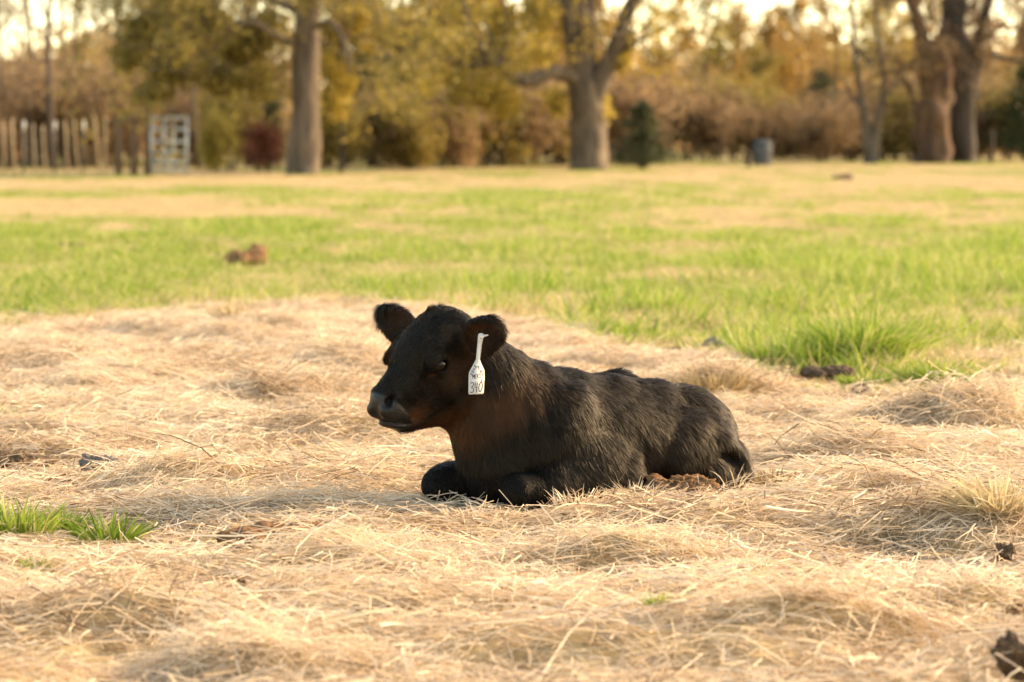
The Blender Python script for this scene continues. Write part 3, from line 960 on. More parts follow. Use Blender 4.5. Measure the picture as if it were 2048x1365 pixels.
# hair : short ribbons combed along the coat, gathered into locks
fr = np.random.default_rng(5)
area = np.linalg.norm(fn, axis=1)
cen = V[Q].mean(1)
fnn = norm(fn)
lnq = ln[Q].mean(1)
wgt = area * (lnq > 0.003) * np.where(cen[:, 2] < 0.02, 0.15, 1.0)
wgt *= 1 + 1.2 * (head_co(cen)[:, 0] > -0.12) * (cen[:, 2] > 0.2)
NH = 210000
pick = np.searchsorted(np.cumsum(wgt) / wgt.sum(), fr.random(NH))
pick = np.minimum(pick, len(Q) - 1)
u = fr.random((NH, 2))
q = V[Q[pick]]
P = (q[:, 0] * ((1 - u[:, :1]) * (1 - u[:, 1:])) + q[:, 1] * (u[:, :1] * (1 - u[:, 1:])) + q[:, 2] * (u[:, :1] * u[:, 1:]) + q[:, 3] * ((1 - u[:, :1]) * u[:, 1:]))
N = fnn[pick]
bare_, brown_, ln_, comb_, curl_, _, ear_ = coat_fields(P, N)
comb_ = comb_ - N * (comb_ * N).sum(1, keepdims=True)
comb_ = norm(comb_ + 1e-6)
# locks: neighbouring hairs lean to a shared direction
lk = np.stack([vnoise3(P * 48, 21), vnoise3(P * 48, 22), vnoise3(P * 48, 23)], 1) - 0.5
lk2 = np.stack([vnoise3(P * 15, 31), vnoise3(P * 15, 32), vnoise3(P * 15, 33)], 1) - 0.5
d = norm(comb_ + lk * (0.7 + 2.4 * curl_[:, None]) + lk2 * (0.42 + 1.6 * curl_[:, None]) + fr.normal(0, 0.10, (NH, 3)))
lift = 0.36 + 0.35 * curl_ + 0.20 * (vnoise3(P * 30, 41) - 0.3)
d = norm(d - N * np.minimum((d * N).sum(1, keepdims=True), 0) + N * lift[:, None])
bend = -N * (lift * (0.45 + 0.3 * fr.random(NH)))[:, None] * (1 - 0.6 * curl_[:, None]) + lk * 0.5 * curl_[:, None]
bend[:, 2] -= 0.12
L = ln_ * fr.uniform(0.6, 1.15, NH)
W = np.where(ln_ > 0.012, 0.0013, 0.0010) * fr.uniform(0.7, 1.3, NH)
side = norm(np.cross(d, N) + fr.normal(0, 0.25, (NH, 3)))
Vh, Qh, Th, mh = ribbons(P - N * 0.0008, d, L, W, bend, side, 2)
streak = vnoise3(P * np.array([70, 70, 14]), 61)
nk = sstep(0.02, 0.10, P[:, 0]) * sstep(0.05, 0.10, P[:, 2]) * (head_co(P)[:, 0] < 0.0)
brown_ = np.clip(brown_ + nk * 0.30 * sstep(0.50, 0.80, streak) * sstep(0.35, 0.7, vnoise3(P * 11, 62)), 0, 1)
tint = np.repeat(np.clip(0.42 + 0.45 * nk * (streak - 0.5) + 0.4 * (vnoise3(P * 60, 51) - 0.5) + fr.normal(0, 0.22, NH), 0, 1), mh)
hm = mesh_arr('coat', Vh, Qh, Th, False, {'tint': ('FLOAT', tint), 'brown': ('FLOAT', np.repeat(brown_, mh))})
coat = link('coat', hm, M['calf_hair'], calf)
coat['kind'] = 'stuff'

# eyes
def sphere_arr(r, nu=24, nv=16):
    V = [[0, 0, r]]; Q = []; T = []
    for i in range(1, nv):
        t = pi * i / nv
        for j in range(nu):
            p = 2 * pi * j / nu
            V.append([r * sin(t) * cos(p), r * sin(t) * sin(p), r * cos(t)])
    V.append([0, 0, -r])
    for j in range(nu):
        T.append([0, 1 + j, 1 + (j + 1) % nu])
        b0 = 1 + (nv - 2) * nu
        T.append([len(V) - 1, b0 + (j + 1) % nu, b0 + j])
    for i in range(nv - 2):
        for j in range(nu):
            a = 1 + i * nu
            Q.append([a + j, a + nu + j, a + nu + (j + 1) % nu, a + (j + 1) % nu])
    return np.array(V, float), np.array(Q), np.array(T)
sv, sq, st_ = sphere_arr(ER)
m, nt, b = mat_new('eye_wet')
b.inputs['Base Color'].default_value = (0.003, 0.0025, 0.002, 1); b.inputs['Roughness'].default_value = 0.05
b.inputs['Specular IOR Level'].default_value = 0.28
for sgn in (1, -1):
    ce = Hd(EYE[0], EYE[1] * sgn, EYE[2])
    e = link('eye', mesh_arr('eye', sv + ce, sq, st_, True), m, calf)

# ear tag : flexible panel with a narrow neck, button and handwritten marks
tag_top = PD(962, 671, 6.535)
wd = np.array([cos(radians(20)), sin(radians(20)) * 1.0, 0.0])          # across the panel
dn = norm(PD(953, 790, 6.515) - tag_top)
dn = norm(dn)
tn = norm(np.cross(dn, wd))                                    # away from the camera or towards it
if tn[1] > 0: tn = -tn
pxm = FPX / 6.58
TL = 120 / pxm
# outline in px of the photograph (x across, y down) measured from the top of the neck, then leaned by dn
OUT = [(-5.5, -1), (-4.2, 20), (-3.6, 48), (-9, 60), (-15.5, 74), (-16, 84), (-16, 115), (-14, 118), (12, 118), (14, 115), (15.5, 84), (14.5, 70), (8, 58), (4.0, 48), (4.2, 20), (5.0, -1), (3, -4), (-3.5, -4)]
def tp(x, y, off=0.0):
    return tag_top + wd * (x / cos(radians(20)) / pxm) + dn * (y / pxm) + tn * off + tn * (-0.010 * sin(min(max(y, 0), 118) / 118 * pi))
bg_ = Bag()
n_ = len(OUT)
fr_ = np.array([tp(a, b_, 0.0011) for a, b_ in OUT]); bk_ = np.array([tp(a, b_, -0.0011) for a, b_ in OUT])
# strips between left and right outline keep the panel curved
Lh = [17, 0, 1, 2, 3, 4, 5, 6, 7]; Rh = [16, 15, 14, 13, 12, 11, 10, 9, 8]
T_ = []; Q_ = []
for i in range(8):
    Q_.append([Lh[i], Lh[i + 1], Rh[i + 1], Rh[i]])
    Q_.append([n_ + Lh[i + 1], n_ + Lh[i], n_ + Rh[i], n_ + Rh[i + 1]])
for i in range(n_):
    j = (i + 1) % n_
    Q_.append([i, n_ + i, n_ + j, j])
bg_.add(np.concatenate([fr_, bk_]) @ np.eye(3), Q_)
def loc_bag(bag, root=None):
    bag.V = [to_local(v) for v in bag.V]
    return bag
M['tag_plastic'] = simple('tag_plastic', (0.50, 0.47, 0.41), 0.5, spec=0.35, nscale=70, col2=(0.66, 0.635, 0.575))
M['ink'] = simple('ink', (0.015, 0.014, 0.014), 0.6)
ear_tag = link('ear_tag', loc_bag(bg_).mesh('ear_tag'), M['tag_plastic'], calf)
ear_tag['label'] = 'white plastic ear tag with handwritten black marks'
bb = Bag()
b0 = tp(0, 4, -0.004)
tube(bb, [tp(1, 3, -0.012), tp(1, 3, 0.002), tp(1, 3, 0.0045), tp(1, 3, 0.0055)], [0.0035, 0.0058, 0.0050, 0.0015], 12)
tube(bb, [tp(3, 2, 0.001), tp(8, 1, 0.003), tp(13, 0, 0.005)], [0.0030, 0.0026, 0.0012], 8)
link('button', loc_bag(bb).mesh('button', True), M['tag_plastic'], ear_tag)
# strokes, in px of the photograph relative to the neck top
GL = {'3': [[(0, .1), (.45, 0), (.95, .12), (.7, .38), (.35, .48), (.8, .58), (.95, .82), (.55, 1), (0, .93)]],
      '4': [[(.15, 0), (.05, .55), (.95, .5)], [(.75, .05), (.6, 1)]],
      '0': [[(.6, 0), (.15, .3), (.05, .75), (.4, 1), (.8, .75), (.95, .3), (.6, 0)]],
      'M': [[(0, 1), (.1, 0), (.45, .6), (.85, 0), (.95, 1)]], 'E': [[(.85, 0), (.1, .05), (.05, 1), (.85, .95)], [(.1, .5), (.7, .48)]],
      'K': [[(.1, 0), (.1, 1)], [(.85, 0), (.15, .52), (.9, 1)]], 'S': [[(.9, .1), (.4, 0), (.1, .25), (.75, .6), (.8, .9), (.1, 1)]],
      'H': [[(.1, 0), (.1, 1)], [(.9, 0), (.9, 1)], [(.1, .5), (.9, .5)]], 'L': [[(.15, 0), (.1, 1), (.9, .95)]],
      'A': [[(0, 1), (.5, 0), (1, 1)], [(.2, .62), (.8, .62)]], '2': [[(.1, .2), (.5, 0), (.9, .25), (.1, 1), (.95, .95)]], 'Z': [[(.05, .05), (.9, 0), (.1, 1), (.95, .95)]],
      'O': [[(.5, 0), (.05, .5), (.5, 1), (.95, .5), (.5, 0)]]}
ink = Bag()
def glyph(ch, ox, oy, w, h, a=0.0, th=1.1):
    for s in GL[ch]:
        P_ = smooth_path(s, 4) if len(s) > 3 else np.array(s, float)
        pts = []
        for (x, y) in P_:
            X, Y = x * w, y * h
            pts.append((ox + X * cos(a) - Y * sin(a), oy + X * sin(a) + Y * cos(a)))
        pts = np.array(pts)
        tg = norm(np.gradient(pts, axis=0)); nn = np.stack([-tg[:, 1], tg[:, 0]], 1)
        A = pts - nn * th / 2; B = pts + nn * th / 2
        VV = np.array([tp(p[0], p[1], 0.0016) for p in np.stack([A, B], 1).reshape(-1, 2)])
        k = len(pts)
        ink.add(VV, [[2 * i, 2 * i + 1, 2 * i + 3, 2 * i + 2] for i in range(k - 1)])
for ch, ox in zip('340', (-13, -3.6, 4.2)):
    glyph(ch, ox, 94 - (1 if ch == '0' else 0), 7.6 if ch != '4' else 6.2, 20, 0.03, 1.7)
for ch, ox in zip('MEKS', (-8.6, -3.6, 0.8, 4.6)):
    glyph(ch, ox, 78 - (ox + 8) * 0.12, 4.0, 8.5, 0.02, 1.0)
for i, ch in enumerate('SASO'):
    glyph(ch, -7.2 - 2.4 * i, 61.0 + 5.0 * i, 3.6, 5.2, -0.62, 1.1)
for i, ch in enumerate('HLM4'):
    glyph(ch, 3.2 + 2.5 * i, 60.0 + 4.9 * i, 4.0, 4.6, 1.05 if i < 3 else 0.6, 1.1)
glyph('2', 8.0, 88, 2.6, 4.6, 0.1, 0.8)
link('lettering', loc_bag(ink).mesh('lettering'), M['ink'], ear_tag)

# ------------------------------------------------------------------ trees
def leaf_quads(bag, C, size, rng, tint=None, flat=None, elong=0.6):
    n = len(C)
    if n == 0: return
    a = rand_unit(n, rng)
    b_ = norm(np.cross(a, rand_unit(n, rng)))
    s = (size * rng.uniform(0.6, 1.3, n))[:, None]
    V = np.stack([C - a * s, C - b_ * s * elong, C + a * s, C + b_ * s * elong], 1).reshape(-1, 3)
    Q = np.arange(n * 4).reshape(-1, 4)
    t = rng.random(n) if tint is None else np.clip(tint, 0, 1)
    bag.add(V, Q, None, np.repeat(t, 4))

def grow(rng, bag, tips, p, d, r, L, lvl, maxl, up=0.15, wander=0.22, kids=(3, 5), spread=0.75, shrink=0.62, sides=5):
    n = 5
    pts = [np.array(p, float)]; d = norm(np.array(d, float))
    for i in range(n):
        d = norm(d + rng.normal(0, wander, 3) + np.array([0, 0, up]) * 0.5)
        pts.append(pts[-1] + d * L / n)
    pts = np.array(pts)
    rad = np.linspace(r, r * (0.5 if lvl < maxl else 0.2), n + 1)
    tube(bag, pts, rad, sides if lvl == 0 else max(3, sides - lvl), 0.5, cap=lvl == 0)
    if lvl >= maxl:
        tips.append(pts[1:])
        return
    k = rng.integers(kids[0], kids[1] + 1)
    for j in range(k):
        t = 0.3 + 0.7 * (j + rng.random()) / k
        i = min(int(t * n), n - 1); q = pts[i] + (pts[i + 1] - pts[i]) * (t * n - i)
        dd = norm(pts[i + 1] - pts[i])
        side = norm(np.cross(dd, rand_unit(1, rng)[0]))
        nd = norm(dd * (1 - spread * 0.6) + side * spread)
        grow(rng, bag, tips, q, nd, r * shrink * (1 - 0.35 * t), L * shrink * rng.uniform(0.75, 1.2), lvl + 1, maxl, up, wander, kids, spread, shrink, sides)

def hang_leaves(bag, tips, per, spread, size, rng, droop=0.0, keep=1.0):
    for T in tips:
        if rng.random() > keep: continue
        c = T[rng.integers(0, len(T), per)] + rng.normal(0, spread, (per, 3))
        c[:, 2] -= np.abs(rng.normal(0, droop, per)) if droop else 0
        base = rng.random() * 0.5
        leaf_quads(bag, c, size, rng, base + 0.5 * rng.random(per))

def blob_leaves(bag, c, r, n, size, rng, shell=0.55):
    """leaf faces through the volume of an uneven clump"""
    u = rand_unit(n, rng) * (shell + (1 - shell) * rng.random(n) ** 0.5)[:, None]
    lump = 0.72 + 0.56 * vnoise3(u * 1.9 + np.asarray(c)[None, :] * 3.1, 8)
    P = np.asarray(c) + u * lump[:, None] * np.asarray(r)
    leaf_quads(bag, P, size, rng, 0.2 + 0.8 * rng.random(n) * (0.4 + 0.6 * vnoise3(P * 2.5, 4)))

def kind_bare(seed, H=9.0, r=0.11, buds=5, up=.35):
    rng = np.random.default_rng(seed)
    w = Bag(); lf = Bag(); tips = []
    n = 8
    pts = [np.zeros(3)]; d = np.array([rng.normal(0, .08), rng.normal(0, .08), 1.0])
    for i in range(n):
        d = norm(d + rng.normal(0, 0.07, 3) * np.array([1, 1, .2]))
        pts.append(pts[-1] + d * H / n)
    pts = np.array(pts); pts[0, 2] -= 0.1
    tube(w, pts, np.linspace(r, r * .3, n + 1), 7)
    for k in range(13):
        t = rng.uniform(0.16, 1.0); i = min(int(t * n), n - 1)
        a = rng.random() * 2 * pi
        grow(rng, lf, tips, pts[i] + (pts[i + 1] - pts[i]) * (t * n - i), (cos(a), sin(a), 0.55 + rng.random() * .6), r * 0.32 * (1.1 - t * .6), H * 0.26 * (1.15 - t * .5), 1, 2, up, 0.2, (4, 6), 0.7, 0.6, 4)
    hang_leaves(lf, tips, buds, 0.15, 0.055, rng)
    return w.mesh('bare_tree_trunk', True), lf.mesh('bare_tree_crown')

def kind_leafy(seed, H=7.0, r=0.10, per=16, size=0.075, low=0.2, wide=0.30):
    rng = np.random.default_rng(seed)
    w = Bag(); lf = Bag(); tips = []
    n = 7
    pts = [np.zeros(3)]; d = np.array([rng.normal(0, .1), rng.normal(0, .1), 1.0])
    for i in range(n):
        d = norm(d + rng.normal(0, 0.09, 3) * np.array([1, 1, .2])); pts.append(pts[-1] + d * H / n)
    pts = np.array(pts); pts[0, 2] -= 0.1
    tube(w, pts, np.linspace(r, r * .3, n + 1), 7)
    for k in range(16):
        t = rng.uniform(low, 1.0); i = min(int(t * n), n - 1)
        a = rng.random() * 2 * pi
        grow(rng, w, tips, pts[i] + (pts[i + 1] - pts[i]) * (t * n - i), (cos(a), sin(a), 0.4 + rng.random() * .5), r * 0.3, H * wide * (1.15 - t * .6), 1, 2, .2, 0.2, (3, 5), 0.7, 0.6, 4)
    hang_leaves(lf, tips, per, 0.22, size, rng, 0.06)
    return w.mesh('leafy_tree_trunk', True), lf.mesh('leafy_tree_crown')

def kind_shrub(seed, H=2.2, Rr=1.2, n=2600, size=0.06, stems=9):
    rng = np.random.default_rng(seed)
    w = Bag(); lf = Bag(); tips = []
    for k in range(stems):
        a = rng.random() * 2 * pi; o = rng.random() * Rr * 0.35
        grow(rng, w, tips, (cos(a) * o, sin(a) * o, -0.05), (cos(a) * .4, sin(a) * .4, 1), 0.03, H * 0.6, 0, 2, .25, .2, (2, 4), .6, .65, 4)
    hang_leaves(lf, tips, max(4, int(n * 0.5 / max(1, len(tips)))), 0.18, size, rng)
    for k in range(11):
        a = rng.random() * 2 * pi; o = Rr * 0.7 * math.sqrt(rng.random()); z = H * rng.uniform(0.12, 0.8)
        blob_leaves(lf, (cos(a) * o * (1.15 - z / H), sin(a) * o * (1.15 - z / H), z), (Rr * .38, Rr * .38, H * .20), n // 22, size, rng, 0.2)
    return w.mesh('shrub_stems', True), lf.mesh('shrub_foliage')

def kind_cedar(seed, H=4.0, Rr=1.3, n=6500):
    rng = np.random.default_rng(seed)
    w = Bag(); lf = Bag()
    tube(w, [(0, 0, -0.1), (0.03, 0, H * .5), (0.0, 0.02, H * .97)], [0.10, 0.06, 0.012], 7)
    m_ = 130
    for k in range(m_):
        t = rng.random() ** 1.4
        z = H * (0.05 + 0.93 * t); rad = Rr * (1 - t) ** 0.75 * rng.uniform(0.55, 1.08) + 0.06
        a = rng.random() * 2 * pi
        q = np.array([cos(a) * rad, sin(a) * rad, z + 0.25 * rad])
        tube(w, [(0, 0, z - 0.08), q * np.array([.6, .6, 1]), q], [0.018, 0.012, 0.004], 3, cap=False)
        mm = n // m_
        tt = rng.random(mm) ** 0.6
        P = np.stack([q[0] * tt, q[1] * tt, z + 0.25 * rad * tt + 0.0 * tt], 1) + rng.normal(0, 0.10 + 0.06 * (1 - t), (mm, 3))
        leaf_quads(lf, P, 0.06, rng, (0.15 + .5 * rng.random()) + 0.4 * rng.random(mm), elong=0.4)
    return w.mesh('cedar_trunk', True), lf.mesh('cedar_foliage')

def place(kind, name, crown, mats, pos, scale, yaw, label, cat, group=None):
    root = empty(name, pos)
    root.rotation_euler = (0, 0, yaw)
    root.scale = (scale[0], scale[0], scale[1]) if isinstance(scale, tuple) else (scale,) * 3
    tag(root, label, cat, group)
    a = link('trunk' if crown == 'crown' else 'stem', kind[0], None, root)
    b_ = link(crown, kind[1], None, root)
    # alike trees share meshes; each takes its own bark and leaf colour
    for o, mt in ((a, mats[0]), (b_, mats[1])):
        if len(o.data.materials) == 0: o.data.materials.append(mt)
        o.material_slots[0].link = 'OBJECT'; o.material_slots[0].material = mt
    return root

M['cedar_hazed'] = leafy('cedar_hazed', [(0.0, (0.03, 0.038, 0.018)), (0.5, (0.065, 0.075, 0.034)), (1.0, (0.115, 0.12, 0.055))], 0.3)  # cedar greens lightened, distance haze painted into the colour
WR = random.Random(4)
K_bare = [kind_bare(900 + i, 8.5 + i, 0.10 + .015 * i, 6) for i in range(4)]
K_leafy = [kind_leafy(920 + i, 6.5 + i * .6, 0.10, 46, 0.105) for i in range(4)]
K_shrub = [kind_shrub(940 + i, 2.4, 1.3, 4200, 0.07) for i in range(4)]
K_cedar = [kind_cedar(960 + i) for i in range(3)]

ORD = ['first', 'second', 'third', 'fourth', 'fifth', 'sixth', 'seventh', 'eighth', 'ninth', 'tenth', 'eleventh', 'twelfth', 'thirteenth', 'fourteenth', 'fifteenth', 'sixteenth', 'seventeenth', 'eighteenth', 'nineteenth', 'twentieth']
def which(px, allpx):
    """place in the row, counted from the left of the photograph"""
    k = sorted(allpx).index(px)
    return ORD[k] + ' from the left'

def atD(px, D):
    return np.array([(px - 1024.0) / FPX * D, D, 0.0])

# --- woods behind the fence on the left : slender bare trees over brown brush
BARE = [(-25, 100), (15, 86), (60, 92), (110, 84), (165, 97), (235, 88), (330, 94), (400, 86), (440, 101), (500, 92), (660, 98)]
for px, D in BARE:
    k = WR.randrange(4)
    place(K_bare[k], 'bare_tree', 'crown', (M['bark_brown'], M['leaf_brown']), atD(px, D), (0.75 + .4 * WR.random(), 0.8 + .3 * WR.random()), WR.random() * 6.28,
          'slender bare brown tree in the left woods, ' + which(px, [q[0] for q in BARE]), 'tree', 'bare trees behind the fence')
LBR = [(-20, 84, 1.2, 0), (5, 88, 1.35, 0), (70, 92, 1.5, 0), (130, 86, 1.25, 0), (190, 92, 1.4, 0), (255, 87, 1.2, 0), (320, 98, 1.5, 0), (375, 90, 1.1, 0), (40, 97, 1.6, 0), (160, 100, 1.7, 0)]
for px, D, s, kd in LBR:
    place(K_shrub[WR.randrange(4)], 'shrub', 'foliage', (M['bark_brown'], M['leaf_brown']), atD(px, D), s, WR.random() * 6.28,
          'reddish brown brush behind the stick fence, ' + which(px, [q[0] for q in LBR]), 'shrub', 'brown brush behind the fence')
# --- single shrubs one can name
place(K_shrub[1], 'shrub', 'foliage', (M['bark_dark'], M['leaf_red']), atD(528, 76), (0.50, 0.60), 1.0, 'dark red-leaved shrub left of the big grey trunk', 'shrub')
place(K_cedar[0], 'cedar', 'foliage', (M['bark_dark'], M['cedar']), atD(540, 82), (0.55, 0.70), 0.3, 'small dark green cedar behind the red shrub', 'tree')
place(K_shrub[2], 'shrub', 'foliage', (M['bark_dark'], M['leaf_olive']), atD(455, 80), (0.75, 1.15), 2.0, 'olive yellow shrub between the gate and the red shrub', 'shrub')
place(K_shrub[0], 'shrub', 'foliage', (M['bark_dark'], M['leaf_yellow']), atD(425, 78), (0.45, 0.75), 4.0, 'low yellow-green shrub right beside the metal gate', 'shrub')
place(K_cedar[1], 'cedar', 'foliage', (M['bark_dark'], M['cedar']), atD(1284, 84), (1.0, 0.50), 1.3, 'low dark green cedar right of the forked grey tree', 'tree')
place(K_cedar[2], 'cedar', 'foliage', (M['bark_dark'], M['cedar_hazed']), atD(1640, 119), (1.5, .95), 2.3, 'broad grey-green cedar in the hazy woods right of centre', 'tree')
place(K_cedar[0], 'cedar', 'foliage', (M['bark_dark'], M['cedar_hazed']), atD(1560, 124), (1.0, 0.62), 0.6, 'low grey-green cedar left of the broad cedar', 'tree')
place(K_cedar[1], 'cedar', 'foliage', (M['bark_dark'], M['cedar']), atD(2050, 116), (1.5, 1.0), 4.4, 'dark green cedar at the right edge beyond the broken trunk', 'tree')
EVG = [(745, 92, (1.25, 1.25)), (800, 97, (1.3, 1.15)), (690, 96, (1.1, 0.9)), (860, 95, (1.1, .75))]
for px, D, s in EVG:
    place(K_cedar[WR.randrange(3)], 'cedar', 'foliage', (M['bark_dark'], M['cedar']), atD(px, D), s, WR.random() * 6.28,
          'dark evergreen shaded between the two big grey trees, ' + which(px, [q[0] for q in EVG]), 'tree', 'dark evergreens between the grey trees')
# --- brown and olive understory between and right of the big trees
MBR = [(670, 84, .9, 'leaf_olive'), (760, 86, 1.0, 'leaf_brown'), (830, 85, 1.05, 'leaf_olive'), (905, 88, 1.2, 'leaf_brown'), (975, 90, 1.1, 'leaf_olive'), (1040, 92, 1.25, 'leaf_brown'), (1100, 94, 1.2, 'leaf_olive'), (1010, 98, 1.7, 'leaf_olive'), (1225, 97, 1.4, 'leaf_brown'), (1150, 100, 1.6, 'leaf_brown')]
for px, D, s, mt in MBR:
    place(K_shrub[WR.randrange(4)], 'shrub', 'foliage', (M['bark_dark'], M[mt]), atD(px, D), s, WR.random() * 6.28,
          'tangled olive brown brush under the middle trees, ' + which(px, [q[0] for q in MBR]), 'shrub', 'brush under the middle trees')
RBR = [(1310, 116, 1.7, 'leaf_brown'), (1365, 118, 1.8, 'leaf_olive'), (1420, 114, 1.5, 'leaf_brown'), (1475, 117, 1.6, 'leaf_olive'), (1530, 115, 1.2, 'leaf_brown'), (1590, 116, 1.3, 'leaf_brown'), (1650, 113, 1.2, 'leaf_brown'), (1700, 117, 1.5, 'leaf_brown'), (1755, 119, 1.7, 'leaf_brown'), (1805, 117, 1.6, 'leaf_olive'), (1860, 120, 1.8, 'leaf_brown'), (1930, 119, 1.6, 'leaf_brown'), (1990, 121, 1.7, 'leaf_brown'), (2060, 118, 1.8, 'leaf_olive')]
for px, D, s, mt in RBR:
    place(K_shrub[WR.randrange(4)], 'shrub', 'foliage', (M['bark_brown'], M[mt]), atD(px, D), (s * .95, s * .85), WR.random() * 6.28,
          'brown brush along the far field edge right of the cedar, ' + which(px, [q[0] for q in RBR]), 'shrub', 'brush along the far field edge')
# --- thin-leaved trees behind
BUD = [(705, 106, 1.0, 'leaf_yellow', 0), (850, 110, 1.1, 'leaf_ochre', 0), (960, 112, 1.15, 'leaf_yellow', 0), (1065, 108, 1.1, 'leaf_ochre', 0), (560, 104, 1.0, 'leaf_olive', 0), (1245, 112, 1.0, 'leaf_ochre', 0),
                          (620, 112, 1.1, 'leaf_ochre', 0), (770, 114, 1.15, 'leaf_olive', 0), (905, 104, 1.0, 'leaf_olive', 0), (1010, 118, 1.2, 'leaf_ochre', 0), (1120, 116, 1.15, 'leaf_yellow', 0), (1190, 120, 1.2, 'leaf_ochre', 0), (480, 108, 1.0, 'leaf_ochre', 0), (390, 106, 1.0, 'leaf_olive', 0), (310, 110, 1.0, 'leaf_ochre', 0), (1330, 140, .80, 'leaf_ochre', 1), (1400, 150, 0.95, 'leaf_olive', 1), (1470, 158, 1.01, 'leaf_ochre', 1), (1545, 150, 0.92, 'leaf_ochre', 1), (1620, 165, 1.06, 'leaf_ochre', 1), (1695, 150, 1.06, 'leaf_ochre', 1), (1770, 140, 1.01, 'leaf_yellow', 1), (1850, 150, 1.06, 'leaf_ochre', 1), (1930, 145, .95, 'leaf_brown', 1), (2010, 150, 1.0, 'leaf_ochre', 1), (2070, 145, 1.0, 'leaf_brown', 1)]
for px, D, s, mt, lab in BUD:
    place(K_leafy[WR.randrange(4)], 'budding_tree', 'crown', (M['bark_brown'], M[mt]), atD(px, D), (s, s * 1.15) if lab else s, WR.random() * 6.28,
          ['budding tree in the woods behind the two grey trunks, ', 'hazy budding tree in the far woods on the right, '][lab] + which(px, [q[0] for q in BUD if q[4] == lab]), 'tree',
          ['budding trees behind the grey trunks', 'hazy trees of the far woods'][lab])
place(K_leafy[1], 'budding_tree', 'crown', (M['bark_dark'], M['leaf_olive']), atD(1500, 128), (0.85, 0.62), 0.5, 'tall olive tree rising above the hazy woods right of centre', 'tree')

# --- the wood beyond, one mass
rng = np.random.default_rng(77)
bw = Bag()
for i in range(300):
    D = rng.uniform(165, 230); px = rng.uniform(-700, 2750)
    p = atD(px, D)
    Hh = rng.uniform(5.2, 9.6) * D / 190
    if i % 2 == 0:
        tube(bw, [p + np.array([0, 0, -.2]), p + np.array([rng.normal(0, .3), 0, Hh * .6]), p + np.array([rng.normal(0, .6), 0, Hh * 1.2])], [0.14, 0.09, 0.03], 4, 0.15, cap=False)
    for k in range(4):
        c = p + np.array([rng.normal(0, 1.3), rng.normal(0, 1.0), Hh * rng.uniform(0.1, 0.85)])
        t0 = rng.random() * .5
        n_ = 85
        u = rand_unit(n_, rng) * rng.random(n_)[:, None] ** 0.4
        leaf_quads(bw, c + u * np.array([1.9, 1.6, 1.5]), 0.25, rng, t0 + 0.5 * rng.random(n_))
M['leaf_hazed'] = leafy('leaf_hazed', [(0.0, (0.20, 0.125, 0.06)), (0.5, (0.40, 0.26, 0.12)), (1.0, (0.55, 0.38, 0.19))], 0.45)  # paler leaf colours stand in for haze over the far woods
o = link('distant_woods', bw.mesh('distant_woods'), M['leaf_hazed'])
tag(o, 'far brown woods closing the field behind everything', 'woods', kind='stuff')

# --- the three big trees, limbs read off the photograph
def big_tree(name, label, D, limbs, bmat, lmat, seed, spawn, leaf, base_px, rough=0.2):
    """limbs: rows of (px, py, width px, depth offset m)"""
    rng = np.random.default_rng(seed)
    root_p = PD(base_px[0], base_px[1], D); root_p[2] = 0
    root = empty(name, root_p); tag(root, label, 'tree')
    w = Bag(); lf = Bag(); tws = []; tips = []
    sc_ = D / FPX
    for li, L_ in enumerate(limbs):
        rows = np.array([list(PD(r[0], r[1], D + (r[3] if len(r) > 3 else 0))) + [r[2] * 0.5 * sc_] for r in L_])
        S = smooth_path(rows, 5)
        if li == 0: S[0, 2] = -0.15
        tube(w, S[:, :3], np.maximum(S[:, 3], 0.012), 14 if li == 0 else 8, 0.5, rough, seed + li)
        nsp = spawn[li] if li < len(spawn) else 4
        for k in range(nsp):
            tw = Bag(); tws.append(tw)
            i = rng.integers(int(len(S) * 0.45), len(S))
            dd = norm(rand_unit(1, rng)[0] + np.array([0, 0, 0.15]))
            grow(rng, tw, tips, S[i, :3], dd, max(0.02, S[i, 3] * .35), rng.uniform(1.2, 2.4), 1, 3, 0.05, 0.24, (3, 4), 0.75, 0.62, 5)
    mats = (bmat, lmat)
    w.shift(root_p)
    link('trunk', w.mesh(name + '_trunk', True), bmat, root)
    for tw in tws:
        if tw.n: link('limb', tw.shift(root_p).mesh(name + '_limb', True), bmat, root)
    if leaf:
        for T in tips:
            if rng.random() > leaf['keep']: continue
            per = leaf['per']
            c = T[rng.integers(0, len(T), per)] + rng.normal(0, leaf['spread'], (per, 3))
            c[:, 2] -= np.abs(rng.normal(0, leaf['droop'], per))
            leaf_quads(lf, c, leaf['size'], rng, rng.random() * .5 + .5 * rng.random(per))
        for (px, py, dz, rx, rz, n_) in leaf.get('clumps', []):
            blob_leaves(lf, PD(px, py, D + dz), (rx * sc_, 0.8, rz * sc_), int(n_ * 2.4), leaf['size'] * 1.25, rng, 0.1)
        lf.shift(root_p)
        link('crown', lf.mesh(name + '_crown'), lmat, root)
    return root

